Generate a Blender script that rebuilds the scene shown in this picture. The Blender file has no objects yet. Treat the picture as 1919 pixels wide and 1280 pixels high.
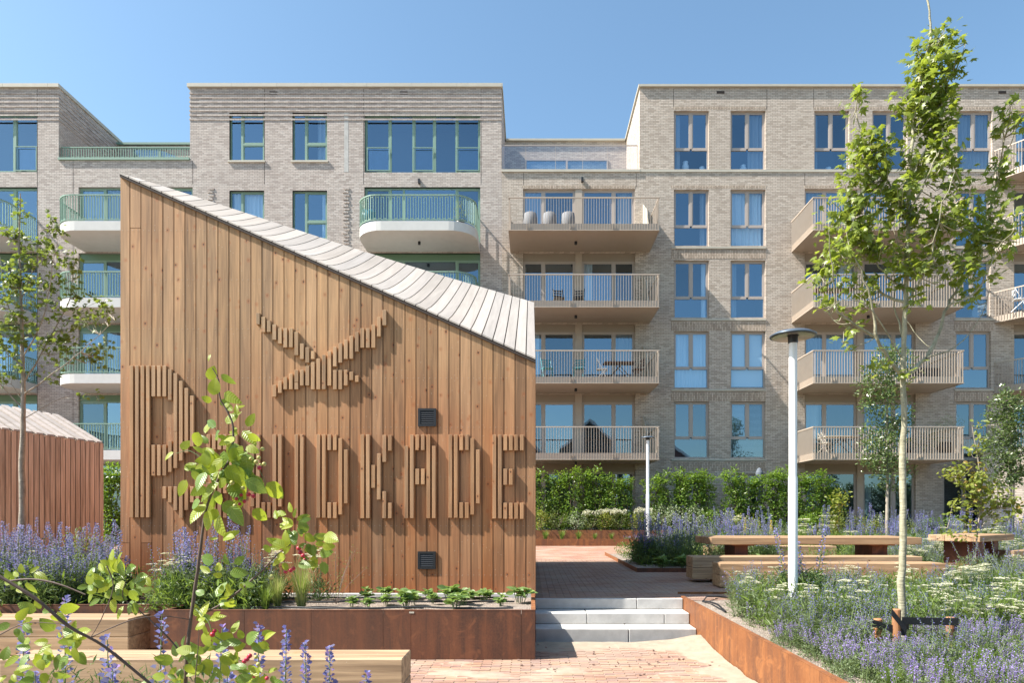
import bpy, bmesh, math, random
import numpy as np
from mathutils import Vector, noise as mnoise

# ------------------------------------------------------------------ camera, sky, sun, exposure
SC = bpy.context.scene
COL = SC.collection
EYE = 1.14                     # eye height above the upper terrace (z = 0); the lower plaza is at z = -0.42
FPX, VX, VY = 1279.0, 995.0, 966.0
cam_d = bpy.data.cameras.new("camera")
cam = bpy.data.objects.new("camera", cam_d); COL.objects.link(cam)
cam.location = (0, 0, EYE); cam.rotation_euler = (math.radians(90), 0, 0)
cam_d.sensor_width = 36; cam_d.lens = 36 * FPX / 1919
cam_d.shift_x = -(VX - 959.5) / 1919; cam_d.shift_y = (VY - 640) / 1919
cam_d.clip_start = 0.05; cam_d.clip_end = 3000
SC.camera = cam

SUN = Vector((4.3, 1.0, -5.0)).normalized()      # direction the light travels
world = bpy.data.worlds.new("World"); SC.world = world; world.use_nodes = True
wn = world.node_tree; bg = wn.nodes["Background"]
sky = wn.nodes.new("ShaderNodeTexSky"); sky.sky_type = 'NISHITA'; sky.sun_disc = False
sky.sun_elevation = math.asin(-SUN.z); sky.sun_rotation = math.atan2(-SUN.x, -SUN.y)
sky.altitude = 0; sky.air_density = 1.0; sky.dust_density = 1.3; sky.ozone_density = 0.8
tint = wn.nodes.new("ShaderNodeMix"); tint.data_type = 'RGBA'; tint.blend_type = 'MULTIPLY'; tint.inputs[0].default_value = 1
tint.inputs[7].default_value = (.87, 1.03, 1.02, 1)
wn.links.new(sky.outputs[0], tint.inputs[6]); wn.links.new(tint.outputs[2], bg.inputs[0]); bg.inputs[1].default_value = 0.103
sun_d = bpy.data.lights.new("sun", 'SUN'); sun_d.energy = 5.0; sun_d.angle = math.radians(0.5); sun_d.color = (1, .94, .85)
sun = bpy.data.objects.new("sun", sun_d); COL.objects.link(sun)
sun.rotation_euler = SUN.to_track_quat('-Z', 'Y').to_euler(); sun.location = (-20, -5, 30)
SC.view_settings.view_transform = 'Standard'; SC.view_settings.look = 'None'
SC.view_settings.exposure = 1.27; SC.view_settings.gamma = 1
SC.render.engine = 'CYCLES'
try:
    SC.cycles.max_bounces = 7; SC.cycles.transparent_max_bounces = 12; SC.cycles.diffuse_bounces = 3
    SC.cycles.glossy_bounces = 3; SC.cycles.caustics_reflective = False; SC.cycles.caustics_refractive = False
except Exception: pass

def P(px, py, D):              # photo pixel + distance -> point in the place
    return Vector(((px - VX) * D / FPX, D, EYE - (py - VY) * D / FPX))
def PX(px, D): return (px - VX) * D / FPX
def PZ(py, D): return EYE - (py - VY) * D / FPX
WD = 28.9                      # distance of the apartment facade
BD = 26.7                      # balcony fronts
def fx(px): return PX(px, WD)
def fz(py): return PZ(py, WD)

# ------------------------------------------------------------------ mesh helpers
class MB:
    def __init__(s): s.V = []; s.F = []; s.M = []; s.n = 0
    def add(s, V, F, m=0):
        V = np.asarray(V, float).reshape(-1, 3); F = np.asarray(F, int)
        s.V.append(V); s.F.append(F + s.n); s.M.append(np.full(len(F), m)); s.n += len(V); return s
    def box(s, x0, x1, y0, y1, z0, z1, m=0):
        return s.hexa([(x0,y0,z0),(x1,y0,z0),(x1,y1,z0),(x0,y1,z0),(x0,y0,z1),(x1,y0,z1),(x1,y1,z1),(x0,y1,z1)], m)
    def hexa(s, v, m=0):
        return s.add(v, [(0,3,2,1),(4,5,6,7),(0,1,5,4),(1,2,6,5),(2,3,7,6),(3,0,4,7)], m)
    def quad(s, a, b, c, d, m=0): return s.add([a,b,c,d], [(0,1,2,3)], m)
    def tube(s, pts, rad, n=6, m=0, cap=True):
        pts = [Vector(p) for p in pts]
        if not hasattr(rad, '__len__'): rad = [rad]*len(pts)
        V = []; ref = Vector((0,1,0))
        for i, p in enumerate(pts):
            t = (pts[min(i+1, len(pts)-1)] - pts[max(i-1, 0)])
            t = t.normalized() if t.length > 1e-9 else Vector((0,0,1))
            r = ref if abs(t.dot(ref)) < .9 else Vector((1,0,0))
            a = t.cross(r).normalized(); b = t.cross(a)
            for k in range(n):
                an = 2*math.pi*k/n
                V.append(p + (a*math.cos(an) + b*math.sin(an))*rad[i])
        F = []
        for i in range(len(pts)-1):
            for k in range(n):
                F.append((i*n+k, i*n+(k+1)%n, (i+1)*n+(k+1)%n, (i+1)*n+k))
        s.add([tuple(v) for v in V], F, m)
        if cap and n >= 3:
            top = [tuple(v) for v in V[-n:]]
            c = tuple(sum((Vector(v) for v in top), Vector())/n)
            s.add(top+[c], [(k, (k+1) % n, n) for k in range(n)], m)
        return s
    def prism(s, poly, z0, z1, m=0):
        n = len(poly)
        V = [(x, y, z0) for x, y in poly] + [(x, y, z1) for x, y in poly]
        s.add(V, [(i, (i+1) % n, n+(i+1) % n, n+i) for i in range(n)], m)
        cx = sum(p[0] for p in poly)/n; cy = sum(p[1] for p in poly)/n
        s.add([(x, y, z1) for x, y in poly]+[(cx,cy,z1)], [(i, (i+1) % n, n) for i in range(n)], m)
        s.add([(x, y, z0) for x, y in poly]+[(cx,cy,z0)], [((i+1) % n, i, n) for i in range(n)], m)
        return s
    def lathe(s, prof, c, n=24, m=0):
        V = []; F = []
        for r, z in prof:
            for k in range(n):
                a = 2*math.pi*k/n; V.append((c[0]+r*math.cos(a), c[1]+r*math.sin(a), c[2]+z))
        for i in range(len(prof)-1):
            for k in range(n): F.append((i*n+k, i*n+(k+1)%n, (i+1)*n+(k+1)%n, (i+1)*n+k))
        return s.add(V, F, m)
    def mesh(s, name, mats, off=(0,0,0), smooth=False):
        me = bpy.data.meshes.new(name)
        if not isinstance(mats, (list, tuple)): mats = [mats]
        for m in mats: me.materials.append(m)
        if not s.V: return me
        V = np.concatenate(s.V) - np.array(off)
        lv = np.concatenate([f.ravel() for f in s.F]); ks = np.concatenate([np.full(len(f), f.shape[1]) for f in s.F])
        st = np.concatenate([[0], np.cumsum(ks)[:-1]])
        me.vertices.add(len(V)); me.vertices.foreach_set('co', V.ravel())
        me.loops.add(len(lv)); me.loops.foreach_set('vertex_index', lv.astype(np.int32))
        me.polygons.add(len(ks)); me.polygons.foreach_set('loop_start', st.astype(np.int32))
        me.polygons.foreach_set('material_index', np.concatenate(s.M).astype(np.int32))
        me.polygons.foreach_set('use_smooth', np.full(len(ks), smooth))
        me.update(calc_edges=True)
        return me
def link(name, me, parent=None, loc=(0,0,0), rz=0):
    o = bpy.data.objects.new(name, me); COL.objects.link(o); o.location = loc; o.rotation_euler = (0,0,rz)
    if parent is not None: o.parent = parent
    return o
def wloc(o):
    v = Vector(o.location); 
    while o.parent is not None: o = o.parent; v = v + o.location
    return v
def part(name, mb, mats, parent, smooth=False, kind=None, origin=None):
    """mesh in world coordinates becomes a child of parent (parents are never rotated here)"""
    base = wloc(parent)
    org = Vector(origin) if origin is not None else base
    o = link(name, mb.mesh(name, mats, off=tuple(org), smooth=smooth), parent, loc=tuple(org-base))
    if kind: o['kind'] = kind
    return o
def bevelled(o, w=.006):
    bm = bmesh.new(); bm.from_mesh(o.data); bmesh.ops.remove_doubles(bm, verts=bm.verts, dist=1e-5)
    bmesh.ops.bevel(bm, geom=list(bm.edges), offset=w, segments=1, affect='EDGES', profile=.5)
    bm.to_mesh(o.data); bm.free(); return o
def thing(name, label, cat, loc=(0,0,0), rz=0, group=None):
    o = link(name, None, None, loc, rz); o['label'] = label; o['category'] = cat
    if group: o['group'] = group
    return o
def tag(o, label, cat, group=None):
    o['label'] = label; o['category'] = cat
    if group: o['group'] = group
    return o
def struct(name, mb, mats, smooth=False, loc=(0,0,0)):
    o = link(name, mb.mesh(name, mats, off=loc, smooth=smooth), None, loc); o['kind'] = 'structure'; return o
def stuff(name, mb, mats, label, cat, smooth=False):
    o = link(name, mb.mesh(name, mats, smooth=smooth)); o['kind'] = 'stuff'; o['label'] = label; o['category'] = cat; return o
def dup(o, parent=None, loc=None, rz=None, scale=None):
    c = o.copy(); COL.objects.link(c)
    if parent is not None: c.parent = parent
    if loc is not None: c.location = loc
    if rz is not None: c.rotation_euler = (0,0,rz)
    if scale is not None: c.scale = (scale,)*3 if not hasattr(scale,'__len__') else scale
    for ch in list(o.children): dup(ch, c)
    return c

# ------------------------------------------------------------------ materials
class NT:
    def __init__(s, name):
        s.m = bpy.data.materials.new(name); s.m.use_nodes = True; s.t = s.m.node_tree
        s.b = s.t.nodes['Principled BSDF']; s.out = s.t.nodes['Material Output']
    def n(s, typ, **kw):
        nd = s.t.nodes.new('ShaderNode'+typ)
        for k, v in kw.items():
            if k in nd.inputs: 
                if hasattr(v, 'is_output') or isinstance(v, bpy.types.NodeSocket): s.t.links.new(v, nd.inputs[k])
                else: nd.inputs[k].default_value = v
            else: setattr(nd, k, v)
        return nd
    def l(s, a, b): s.t.links.new(a, b)
    def math(s, op, a, b=None, c=None, clamp=False):
        nd = s.t.nodes.new('ShaderNodeMath'); nd.operation = op; nd.use_clamp = clamp
        for i, v in enumerate((a, b, c)):
            if v is None: continue
            if isinstance(v, bpy.types.NodeSocket): s.l(v, nd.inputs[i])
            else: nd.inputs[i].default_value = v
        return nd.outputs[0]
    def mix(s, f, a, b, blend='MIX'):
        nd = s.t.nodes.new('ShaderNodeMix'); nd.data_type = 'RGBA'; nd.blend_type = blend
        for i, v in ((0, f), (6, a), (7, b)):
            if isinstance(v, bpy.types.NodeSocket): s.l(v, nd.inputs[i])
            else: nd.inputs[i].default_value = v if i == 0 else (*v[:3], 1)
        return nd.outputs[2]
    def scale(s, vec, sc, off=None):
        nd = s.t.nodes.new('ShaderNodeMapping'); nd.inputs['Scale'].default_value = sc
        s.l(vec, nd.inputs[0])
        if off is not None: s.l(off, nd.inputs[1])
        return nd.outputs[0]
    def noise(s, vec, scale, detail=3, rough=.5, dist=0):
        nd = s.t.nodes.new('ShaderNodeTexNoise'); s.l(vec, nd.inputs['Vector'])
        nd.inputs['Scale'].default_value = scale; nd.inputs['Detail'].default_value = detail
        nd.inputs['Roughness'].default_value = rough; nd.inputs['Distortion'].default_value = dist
        return nd.outputs[0]
    def ramp(s, v, stops):
        nd = s.t.nodes.new('ShaderNodeValToRGB'); s.l(v, nd.inputs[0]); e = nd.color_ramp.elements
        while len(e) < len(stops): e.new(.5)
        for i, (p, c) in enumerate(stops): e[i].position = p; e[i].color = (*c, 1) if len(c) == 3 else c
        return nd.outputs[0]
    def rng(s, v, a, b, c=0., d=1.):
        nd = s.t.nodes.new('ShaderNodeMapRange'); s.l(v, nd.inputs[0])
        for i, x in enumerate((a, b, c, d)): nd.inputs[i+1].default_value = x
        return nd.outputs[0]
    def bump(s, h, st=.3, d=.01):
        nd = s.t.nodes.new('ShaderNodeBump'); s.l(h, nd.inputs['Height']); nd.inputs['Strength'].default_value = st
        nd.inputs['Distance'].default_value = d; s.l(nd.outputs[0], s.b.inputs['Normal'])
    def base(s, c): 
        if isinstance(c, bpy.types.NodeSocket): s.l(c, s.b.inputs['Base Color'])
        else: s.b.inputs['Base Color'].default_value = (*c, 1)
    def rough(s, r):
        if isinstance(r, bpy.types.NodeSocket): s.l(r, s.b.inputs['Roughness'])
        else: s.b.inputs['Roughness'].default_value = r
    @property
    def pos(s): return s.n('NewGeometry').outputs['Position']
    @property
    def obj(s): return s.n('TexCoord').outputs['Object']
    @property
    def rnd(s): return s.n('ObjectInfo').outputs['Random']
    @property
    def isl(s): return s.n('NewGeometry').outputs['Random Per Island']
    def objoff(s, k=57.):       # object coordinates shifted by a random amount per object
        cb = s.n('CombineXYZ'); r = s.math('MULTIPLY', s.rnd, k)
        s.l(r, cb.inputs[0]); s.l(s.math('MULTIPLY', r, 1.7), cb.inputs[1]); s.l(s.math('MULTIPLY', r, 2.3), cb.inputs[2])
        a = s.n('VectorMath', operation='ADD'); s.l(s.obj, a.inputs[0]); s.l(cb.outputs[0], a.inputs[1]); return a.outputs[0]

def plain(name, c, rough=.5, metal=0., var=.0, vs=3., spec=None, bump=0.):
    t = NT(name)
    if var:
        nz = t.noise(t.pos, vs, 4, .6)
        t.base(t.mix(t.rng(nz, .3, .7), [x*(1-var) for x in c], [min(1, x*(1+var)) for x in c]))
        if bump: t.bump(t.noise(t.pos, vs*25, 3), bump, .004)
    else: t.base(c)
    t.rough(rough); t.b.inputs['Metallic'].default_value = metal
    if spec is not None: t.b.inputs['Specular IOR Level'].default_value = spec
    return t.m

def brick_mat(name, c1, c2, c3, mortar, soldier=False, bw=.215, rh=.07):
    t = NT(name); sep = t.n('SeparateXYZ', Vector=t.pos)
    h = t.math('ADD', sep.outputs[0], sep.outputs[1]); cb = t.n('CombineXYZ')
    if soldier: t.l(sep.outputs[2], cb.inputs[0]); t.l(h, cb.inputs[1])
    else: t.l(h, cb.inputs[0]); t.l(sep.outputs[2], cb.inputs[1])
    br = t.n('TexBrick', Vector=cb.outputs[0]); br.offset = .43 if not soldier else .5; br.squash = 1
    br.inputs['Scale'].default_value = 1; br.inputs['Mortar Size'].default_value = .007
    br.inputs['Mortar Smooth'].default_value = .2; br.inputs['Bias'].default_value = 0
    br.inputs['Brick Width'].default_value = bw; br.inputs['Row Height'].default_value = rh
    br.inputs['Color1'].default_value = (0,0,0,1); br.inputs['Color2'].default_value = (1,1,1,1); br.inputs['Mortar'].default_value = (.5,.5,.5,1)
    wn_ = t.noise(cb.outputs[0], 26, 2)
    col = t.ramp(br.outputs['Color'], [(0, c1), (.45, c2), (1, c3)])
    col = t.mix(t.rng(wn_, .3, .75, 0, .45), col, c1)
    big = t.noise(t.pos, .55, 4, .6)
    col = t.mix(t.rng(big, .35, .7, 0, .5), col, [x*.8 for x in c2])
    col = t.mix(br.outputs['Fac'], col, mortar)
    t.base(col); t.rough(.85)
    hh = t.math('SUBTRACT', t.math('MULTIPLY', wn_, .4), br.outputs['Fac']); t.bump(hh, .75, .012)
    return t.m

def wood_mat(name, up, low, z0=0., z1=4.5, grey=(.45,.42,.40), knots=True, axis='z', rough=.7, gr=.35, tone=.32):
    t = NT(name); v = t.objoff()
    sc = {'z': (70, 70, 2.2), 'x': (2.2, 70, 70), 'y': (70, 2.2, 70), 'r': (45, 2., 2.)}[axis]
    g1 = t.noise(t.scale(v, sc), 1, 5, .6, .5)
    sc2 = {'z': (14, 14, .7), 'x': (.7, 14, 14), 'y': (14, .7, 14), 'r': (9, .5, .5)}[axis]
    g2 = t.noise(t.scale(v, sc2), 1, 3, .5, 1.2)
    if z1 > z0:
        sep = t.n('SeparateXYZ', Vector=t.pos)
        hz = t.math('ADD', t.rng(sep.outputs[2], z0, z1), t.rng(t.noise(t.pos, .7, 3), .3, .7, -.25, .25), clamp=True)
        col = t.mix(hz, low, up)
    else: col = t.mix(t.rng(g2, .3, .7), low, up)
    r = t.rnd
    col = t.mix(t.rng(t.math('FRACT', t.math('MULTIPLY', r, 7.31)), 0, 1, 0, gr), col, grey)
    val = t.math('ADD', t.rng(r, 0, 1, 1-tone*.6, 1+tone*.4), t.rng(g1, .25, .75, *((-.07, .06) if axis == 'r' else (-.17, .15))))
    val = t.math('ADD', val, t.rng(g2, .3, .7, *((-.07, .05) if axis == 'r' else (-.26, .2))))
    hs = t.n('VectorMath', operation='SCALE'); t.l(col, hs.inputs[0]); t.l(val, hs.inputs['Scale'])
    col = hs.outputs[0]
    h = g1
    if knots:
        vo = t.n('TexVoronoi', Vector=t.scale(v, {'z': (1, .3, .8), 'x': (.8, .3, 1), 'y': (1, .8, .3)}[axis])); vo.inputs['Scale'].default_value = 8.5
        sp = t.n('SeparateColor', Color=vo.outputs['Color'])
        keep = t.math('GREATER_THAN', sp.outputs[0], .5)
        kn = t.math('MULTIPLY', t.rng(vo.outputs['Distance'], .07, .12, 1, 0), keep)
        ring = t.math('MULTIPLY', t.rng(vo.outputs['Distance'], .12, .3, 1, 0), keep)
        col = t.mix(t.math('MULTIPLY', ring, .42), col, [low[0]*1.15, low[1]*1.0, low[2]*.8])
        col = t.mix(t.math('MULTIPLY', kn, .85), col, (.055, .028, .015))
        v2 = t.n('TexVoronoi', Vector=v); v2.inputs['Scale'].default_value = 26
        s2 = t.n('SeparateColor', Color=v2.outputs['Color'])
        nick = t.math('MULTIPLY', t.rng(v2.outputs['Distance'], .06, .14, 1, 0), t.math('GREATER_THAN', s2.outputs[0], .82))
        col = t.mix(t.math('MULTIPLY', nick, .75), col, (.6, .5, .36))
        h = t.math('SUBTRACT', g1, t.math('MULTIPLY', kn, .7))
    t.base(col); t.rough(rough); t.bump(h, .3 if axis != 'r' else .06, .004)
    return t.m

def corten_mat(name, base=(.115,.040,.019), light=(.18,.066,.028), dark=(.05,.024,.016)):
    t = NT(name); p = t.pos
    n1 = t.noise(p, 1.6, 5, .6, .6); n2 = t.noise(t.scale(p, (9, 9, .8)), 1, 4, .6); n3 = t.noise(p, 45, 3, .7)
    col = t.ramp(n1, [(.28, dark), (.5, base), (.74, light)])
    col = t.mix(t.rng(n2, .47, .66, 0, .8), col, dark); col = t.mix(t.rng(n2, .45, .3, 0, .7), col, light)
    n4 = t.noise(t.scale(p, (28, 28, 1.2)), 1, 3, .6); col = t.mix(t.rng(n4, .52, .7, 0, .55), col, dark)
    n5 = t.noise(p, 4.5, 4, .6, 1.5); col = t.mix(t.rng(n5, .55, .68, 0, .6), col, [x*1.35 for x in light])
    col = t.mix(t.rng(n3, .35, .75, 0, .3), col, [x*1.25 for x in light])
    col = t.mix(t.math('MULTIPLY', t.rnd, .35), col, base)
    t.base(col); t.rough(t.rng(n1, .3, .7, .55, .8)); t.bump(n3, .2, .003)
    return t.m

def leaf_mat(name, c1, c2, trans=.45, gloss=.45, spec=.4, hue=None):
    t = NT(name); i = t.isl
    col = t.mix(i, c1, c2)
    if hue: col = t.mix(t.math('GREATER_THAN', t.math('FRACT', t.math('MULTIPLY', i, 13.7)), .9), col, hue)
    nz = t.noise(t.pos, 2.3, 2); col = t.mix(t.rng(nz, .35, .65, 0, .35), col, [x*.6 for x in c1])
    t.base(col); t.rough(gloss); t.b.inputs['Specular IOR Level'].default_value = spec
    tr = t.n('BsdfTranslucent'); mx = t.n('MixShader'); mx.inputs[0].default_value = trans
    tc = t.mix(.5, col, [min(1, c2[0]*1.5), min(1, c2[1]*1.5), c2[2]*.7]); t.l(tc, tr.inputs[0])
    t.l(t.b.outputs[0], mx.inputs[1]); t.l(tr.outputs[0], mx.inputs[2]); t.l(mx.outputs[0], t.out.inputs[0])
    return t.m

def soil_mat(name, c=(.17,.13,.105), c2=(.30,.25,.21)):
    t = NT(name); p = t.pos
    v = t.n('TexVoronoi', Vector=p); v.inputs['Scale'].default_value = 70
    n = t.noise(p, 9, 5, .7)
    col = t.mix(t.rng(n, .35, .7), c, c2); sp = t.n('SeparateColor', Color=v.outputs['Color'])
    col = t.mix(t.math('MULTIPLY', sp.outputs[0], .6), col, [x*1.5 for x in c2])
    t.base(col); t.rough(.95); t.bump(t.math('ADD', v.outputs['Distance'], n), .8, .02)
    return t.m

def glass_mat(name, tint=(.70,.84,.95), refl=.25):
    t = NT(name)
    tr = t.n('BsdfTransparent'); tr.inputs[0].default_value = (*tint, 1)
    gl = t.n('BsdfGlossy'); gl.inputs['Roughness'].default_value = .015; gl.inputs[0].default_value = (.58,.80,1,1)
    nz = t.noise(t.pos, .8, 2); bp = t.n('Bump'); t.l(nz, bp.inputs['Height']); bp.inputs['Strength'].default_value = .05; bp.inputs['Distance'].default_value = .05
    t.l(bp.outputs[0], gl.inputs['Normal'])
    mx = t.n('MixShader'); t.l(t.rng(t.rnd, 0, 1, refl*.8, refl*1.35), mx.inputs[0])
    t.l(tr.outputs[0], mx.inputs[1]); t.l(gl.outputs[0], mx.inputs[2]); t.l(mx.outputs[0], t.out.inputs[0])
    return t.m

M = {}
M['brick_l'] = brick_mat('grey_mauve_brick', (.38,.32,.285), (.56,.485,.435), (.67,.60,.545), (.24,.21,.19))
M['brick_r'] = brick_mat('sand_brick', (.38,.315,.255), (.56,.475,.40), (.67,.585,.50), (.25,.21,.18))
M['sold_r'] = brick_mat('sand_brick_soldier', (.34,.265,.205), (.52,.42,.33), (.63,.52,.42), (.15,.12,.10), soldier=True)
M['coping'] = plain('coping_stone', (.47,.44,.37), .6, var=.06)
M['conc'] = plain('pale_concrete', (.46,.45,.43), .75, var=.16, vs=5, bump=.15)
M['whiteslab'] = plain('white_slab', (.56,.56,.54), .7, var=.05)
M['green'] = plain('green_paint', (.21,.32,.25), .45)
M['greendark'] = plain('green_panel', (.12,.21,.13), .5)
M['beige'] = plain('beige_metal', (.42,.35,.285), .45, var=.04)
M['taupe'] = plain('taupe_frame', (.40,.345,.31), .45)
M['panel'] = plain('taupe_panel', (.30,.25,.20), .55)
M['glass'] = glass_mat('window_glass')
M['railglass'] = glass_mat('rail_glass', (.93,.95,.97), .12)
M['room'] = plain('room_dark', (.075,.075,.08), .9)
M['curtain'] = plain('curtain_white', (.82,.83,.83), .9)
M['curtainb'] = plain('curtain_grey', (.34,.35,.37), .9)
M['blind'] = plain('roller_blind', (.82,.84,.84), .8)
M['black'] = plain('black_plastic', (.018,.019,.022), .45)
M['dark'] = plain('dark_membrane', (.05,.035,.028), .8)
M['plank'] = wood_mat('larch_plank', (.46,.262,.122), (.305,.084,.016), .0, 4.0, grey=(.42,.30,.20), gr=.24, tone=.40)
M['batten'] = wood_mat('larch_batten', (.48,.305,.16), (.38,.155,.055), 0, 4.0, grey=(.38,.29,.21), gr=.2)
M['roofwood'] = wood_mat('weathered_roof_board', (.50,.435,.375), (.46,.395,.335), 0, 0, grey=(.47,.43,.40), knots=False, axis='r', gr=.5, tone=.22)
M['slat'] = wood_mat('brown_slat', (.62,.43,.31), (.54,.35,.24), 0, 0, grey=(.38,.28,.22), knots=False, gr=.3)
M['slatroof'] = wood_mat('weathered_slat', (.46,.40,.36), (.40,.34,.30), 0, 0, knots=False, axis='r')
M['oak'] = wood_mat('oak_beam', (.44,.285,.16), (.34,.20,.10), 0, 0, grey=(.5,.4,.3), knots=True, axis='x', gr=.25)
M['oaktop'] = wood_mat('oak_tabletop', (.40,.25,.135), (.32,.185,.095), 0, 0, grey=(.5,.4,.3), knots=False, axis='x', gr=.25)
M['corten'] = corten_mat('corten_steel')
M['corten_l'] = corten_mat('corten_steel_orange', (.20,.070,.022), (.29,.115,.036), (.095,.038,.020))
M['steel_dk'] = corten_mat('rust_dark_steel', (.16,.05,.03), (.24,.08,.04), (.07,.03,.02))
M['soil'] = soil_mat('bed_soil')
M['white'] = plain('white_paint', (.80,.80,.80), .35)
M['alu'] = plain('lamp_grey', (.10,.13,.17), .35, metal=.3)
M['lampglass'] = plain('lamp_lens', (.32,.30,.28), .15, spec=.8)
# ------------------------------------------------------------------ ground, terrace, lower plaza
rnd = random.Random(5)
mb = MB(); mb.quad((-900,-900,-.75),(900,-900,-.75),(900,900,-.75),(-900,900,-.75))
struct('ground', mb, plain('ground_earth', (.20,.17,.13), .95, var=.2, vs=.2))

def paver_mat(name, cols, scale=1.0):
    t = NT(name); i = t.isl
    col = t.ramp(i, [(k/(len(cols)-1), c) for k, c in enumerate(cols)])
    n1 = t.noise(t.pos, 30, 3); n2 = t.noise(t.pos, 1.1, 4, .6)
    col = t.mix(t.rng(n1, .3, .75, 0, .35), col, (.36,.27,.205)); col = t.mix(t.rng(n2, .4, .7, .2, .72), col, (.39,.315,.25))
    t.base(col); t.rough(.85); t.bump(n1, .3, .004); return t.m
clay = [(.22,.085,.052), (.30,.135,.075), (.38,.20,.11), (.20,.085,.068), (.33,.16,.115), (.26,.125,.11)]
M['paver'] = paver_mat('clay_paver_mix', clay)
M['paver1'] = paver_mat('clay_paver_red', [(.25,.10,.06),(.28,.125,.08),(.22,.085,.062)])
M['paver2'] = paver_mat('clay_paver_ochre', [(.37,.20,.11),(.34,.18,.095),(.38,.23,.135)])
M['paver3'] = paver_mat('clay_paver_plum', [(.20,.09,.08),(.23,.11,.095),(.18,.08,.066)])
M['sand'] = plain('joint_sand', (.32,.265,.20), .95, var=.14, vs=9, bump=.5)
def far_paver():
    t = NT('clay_paver_far'); sep = t.n('SeparateXYZ', Vector=t.pos); cb = t.n('CombineXYZ')
    t.l(sep.outputs[0], cb.inputs[0]); t.l(sep.outputs[1], cb.inputs[1])
    br = t.n('TexBrick', Vector=cb.outputs[0]); br.offset = .5; br.inputs['Scale'].default_value = 1
    for k, v in (('Mortar Size', .004), ('Brick Width', .205), ('Row Height', .056), ('Bias', 0)): br.inputs[k].default_value = v
    br.inputs['Color1'].default_value = (0,0,0,1); br.inputs['Color2'].default_value = (1,1,1,1); br.inputs['Mortar'].default_value = (.5,.5,.5,1)
    col = t.ramp(br.outputs['Color'], [(k/(len(clay)-1), c) for k, c in enumerate(clay)])
    n2 = t.noise(t.pos, 1.1, 4, .6); col = t.mix(t.rng(n2, .4, .72, -.1, .8), col, (.42,.335,.265))
    col = t.mix(br.outputs['Fac'], col, (.30,.24,.19)); t.base(col); t.rough(.88); return t.m
M['paver_far'] = far_paver()

mb = MB(); mb.box(.05, 30, 9.30, 26.0, -.5, -.012); mb.box(-30, .05, 9.02, 26.0, -.5, -.012)
terr = struct('terrace', mb, M['paver_far'])
PW, PH = .205, .056
def paver_verts(x, y, zt, rz=0):
    x0, x1, y0, y1 = x, x+PW-.005, y, y+PH-.004; c = .004
    return [(x0,y0,zt-.03),(x1,y0,zt-.03),(x1,y1,zt-.03),(x0,y1,zt-.03),(x0+c,y0+c,zt),(x1-c,y0+c,zt),(x1-c,y1-c,zt),(x0+c,y1-c,zt)]
mb = MB(); y = 9.36; k = 0
while y < 17.5:
    x = .06 - (PW/2 if k % 2 else 0)
    while x < (7.2 if y < 13.6 else 2.0):
        if x > .0:
            zt = rnd.uniform(-.0015, .0015)
            mb.add(paver_verts(x, y, zt), [(4,5,6,7),(0,1,5,4),(1,2,6,5),(2,3,7,6),(3,0,4,7)])
        x += PW
    y += PH; k += 1
o = part('paver_field', mb, M['paver'], terr); o['kind'] = 'stuff'
# lower plaza
mb = MB(); mb.box(-12, 2.06, 2.0, 8.34, -.6, -.445)
plaza = struct('plaza', mb, M['sand'])
LOWZ = -.42
near = []; far = MB(); y = 5.9; k = 0
while y < 8.24:
    x = -4.2 - (PW/2 if k % 2 else 0)
    while x < 2.0:
        if x + PW > -1.25: near.append((x, y))
        x += PW
    y += PH; k += 1
near_vis = [p for p in near if p[1] > 6.34 and p[0] > -1.1]
near_vis.sort(key=lambda p: p[1]); single = set(near_vis[:290])
pm = {}
for q in range(3):
    m_ = MB(); m_.add(paver_verts(0, 0, 0), [(4,5,6,7),(0,1,5,4),(1,2,6,5),(2,3,7,6),(3,0,4,7)]); pm[q] = m_.mesh('paver', M['paver%d' % (q+1)])
for (x, y) in near:
    zt = LOWZ + rnd.uniform(-.003, .003)
    if (x, y) in single: link('paver', pm[rnd.choice((0,0,1,1,2))], plaza, (x, y, zt))
    else: far.add(paver_verts(x, y, zt), [(4,5,6,7),(0,1,5,4),(1,2,6,5),(2,3,7,6),(3,0,4,7)])
o = part('paver_field', far, M['paver'], plaza); o['kind'] = 'stuff'
# sand drifted over the plaza: a height field that rises above the pavers near the steps and the steel wall
nx, ny = 110, 110; X0, X1, Y0, Y1 = -1.2, 2.065, 5.95, 8.30; V = []
for j in range(ny+1):
    for i in range(nx+1):
        x = X0+(X1-X0)*i/nx; y = Y0+(Y1-Y0)*j/ny
        n = mnoise.fractal(Vector((x*1.15, y*2.6, 3.1)), 1.0, 2.0, 5)
        n2 = mnoise.noise(Vector((x*9, y*22, 0)))
        h = -.0085 + .019*n + .0035*n2
        h += .035*max(0, 1-(2.07-x)/.42)**1.3                       # along the steel wall
        h += .030*max(0, 1-(8.3-y)/.55)**1.2 + .05*max(0, 1-math.hypot(x-1.95, (y-8.3))/.75)
        h += .012*max(0, 1-abs(y-6.75)/.25)*(n+.6)
        V.append((x, y, LOWZ+h))
F = [(j*(nx+1)+i, j*(nx+1)+i+1, (j+1)*(nx+1)+i+1, (j+1)*(nx+1)+i) for j in range(ny) for i in range(nx)]
mb = MB(); mb.add(V, F); stuff('sand_drift', mb, M['sand'], 'pale sand drifted over the brick paving in front of the steps', 'sand', True)
mb = MB()
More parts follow.
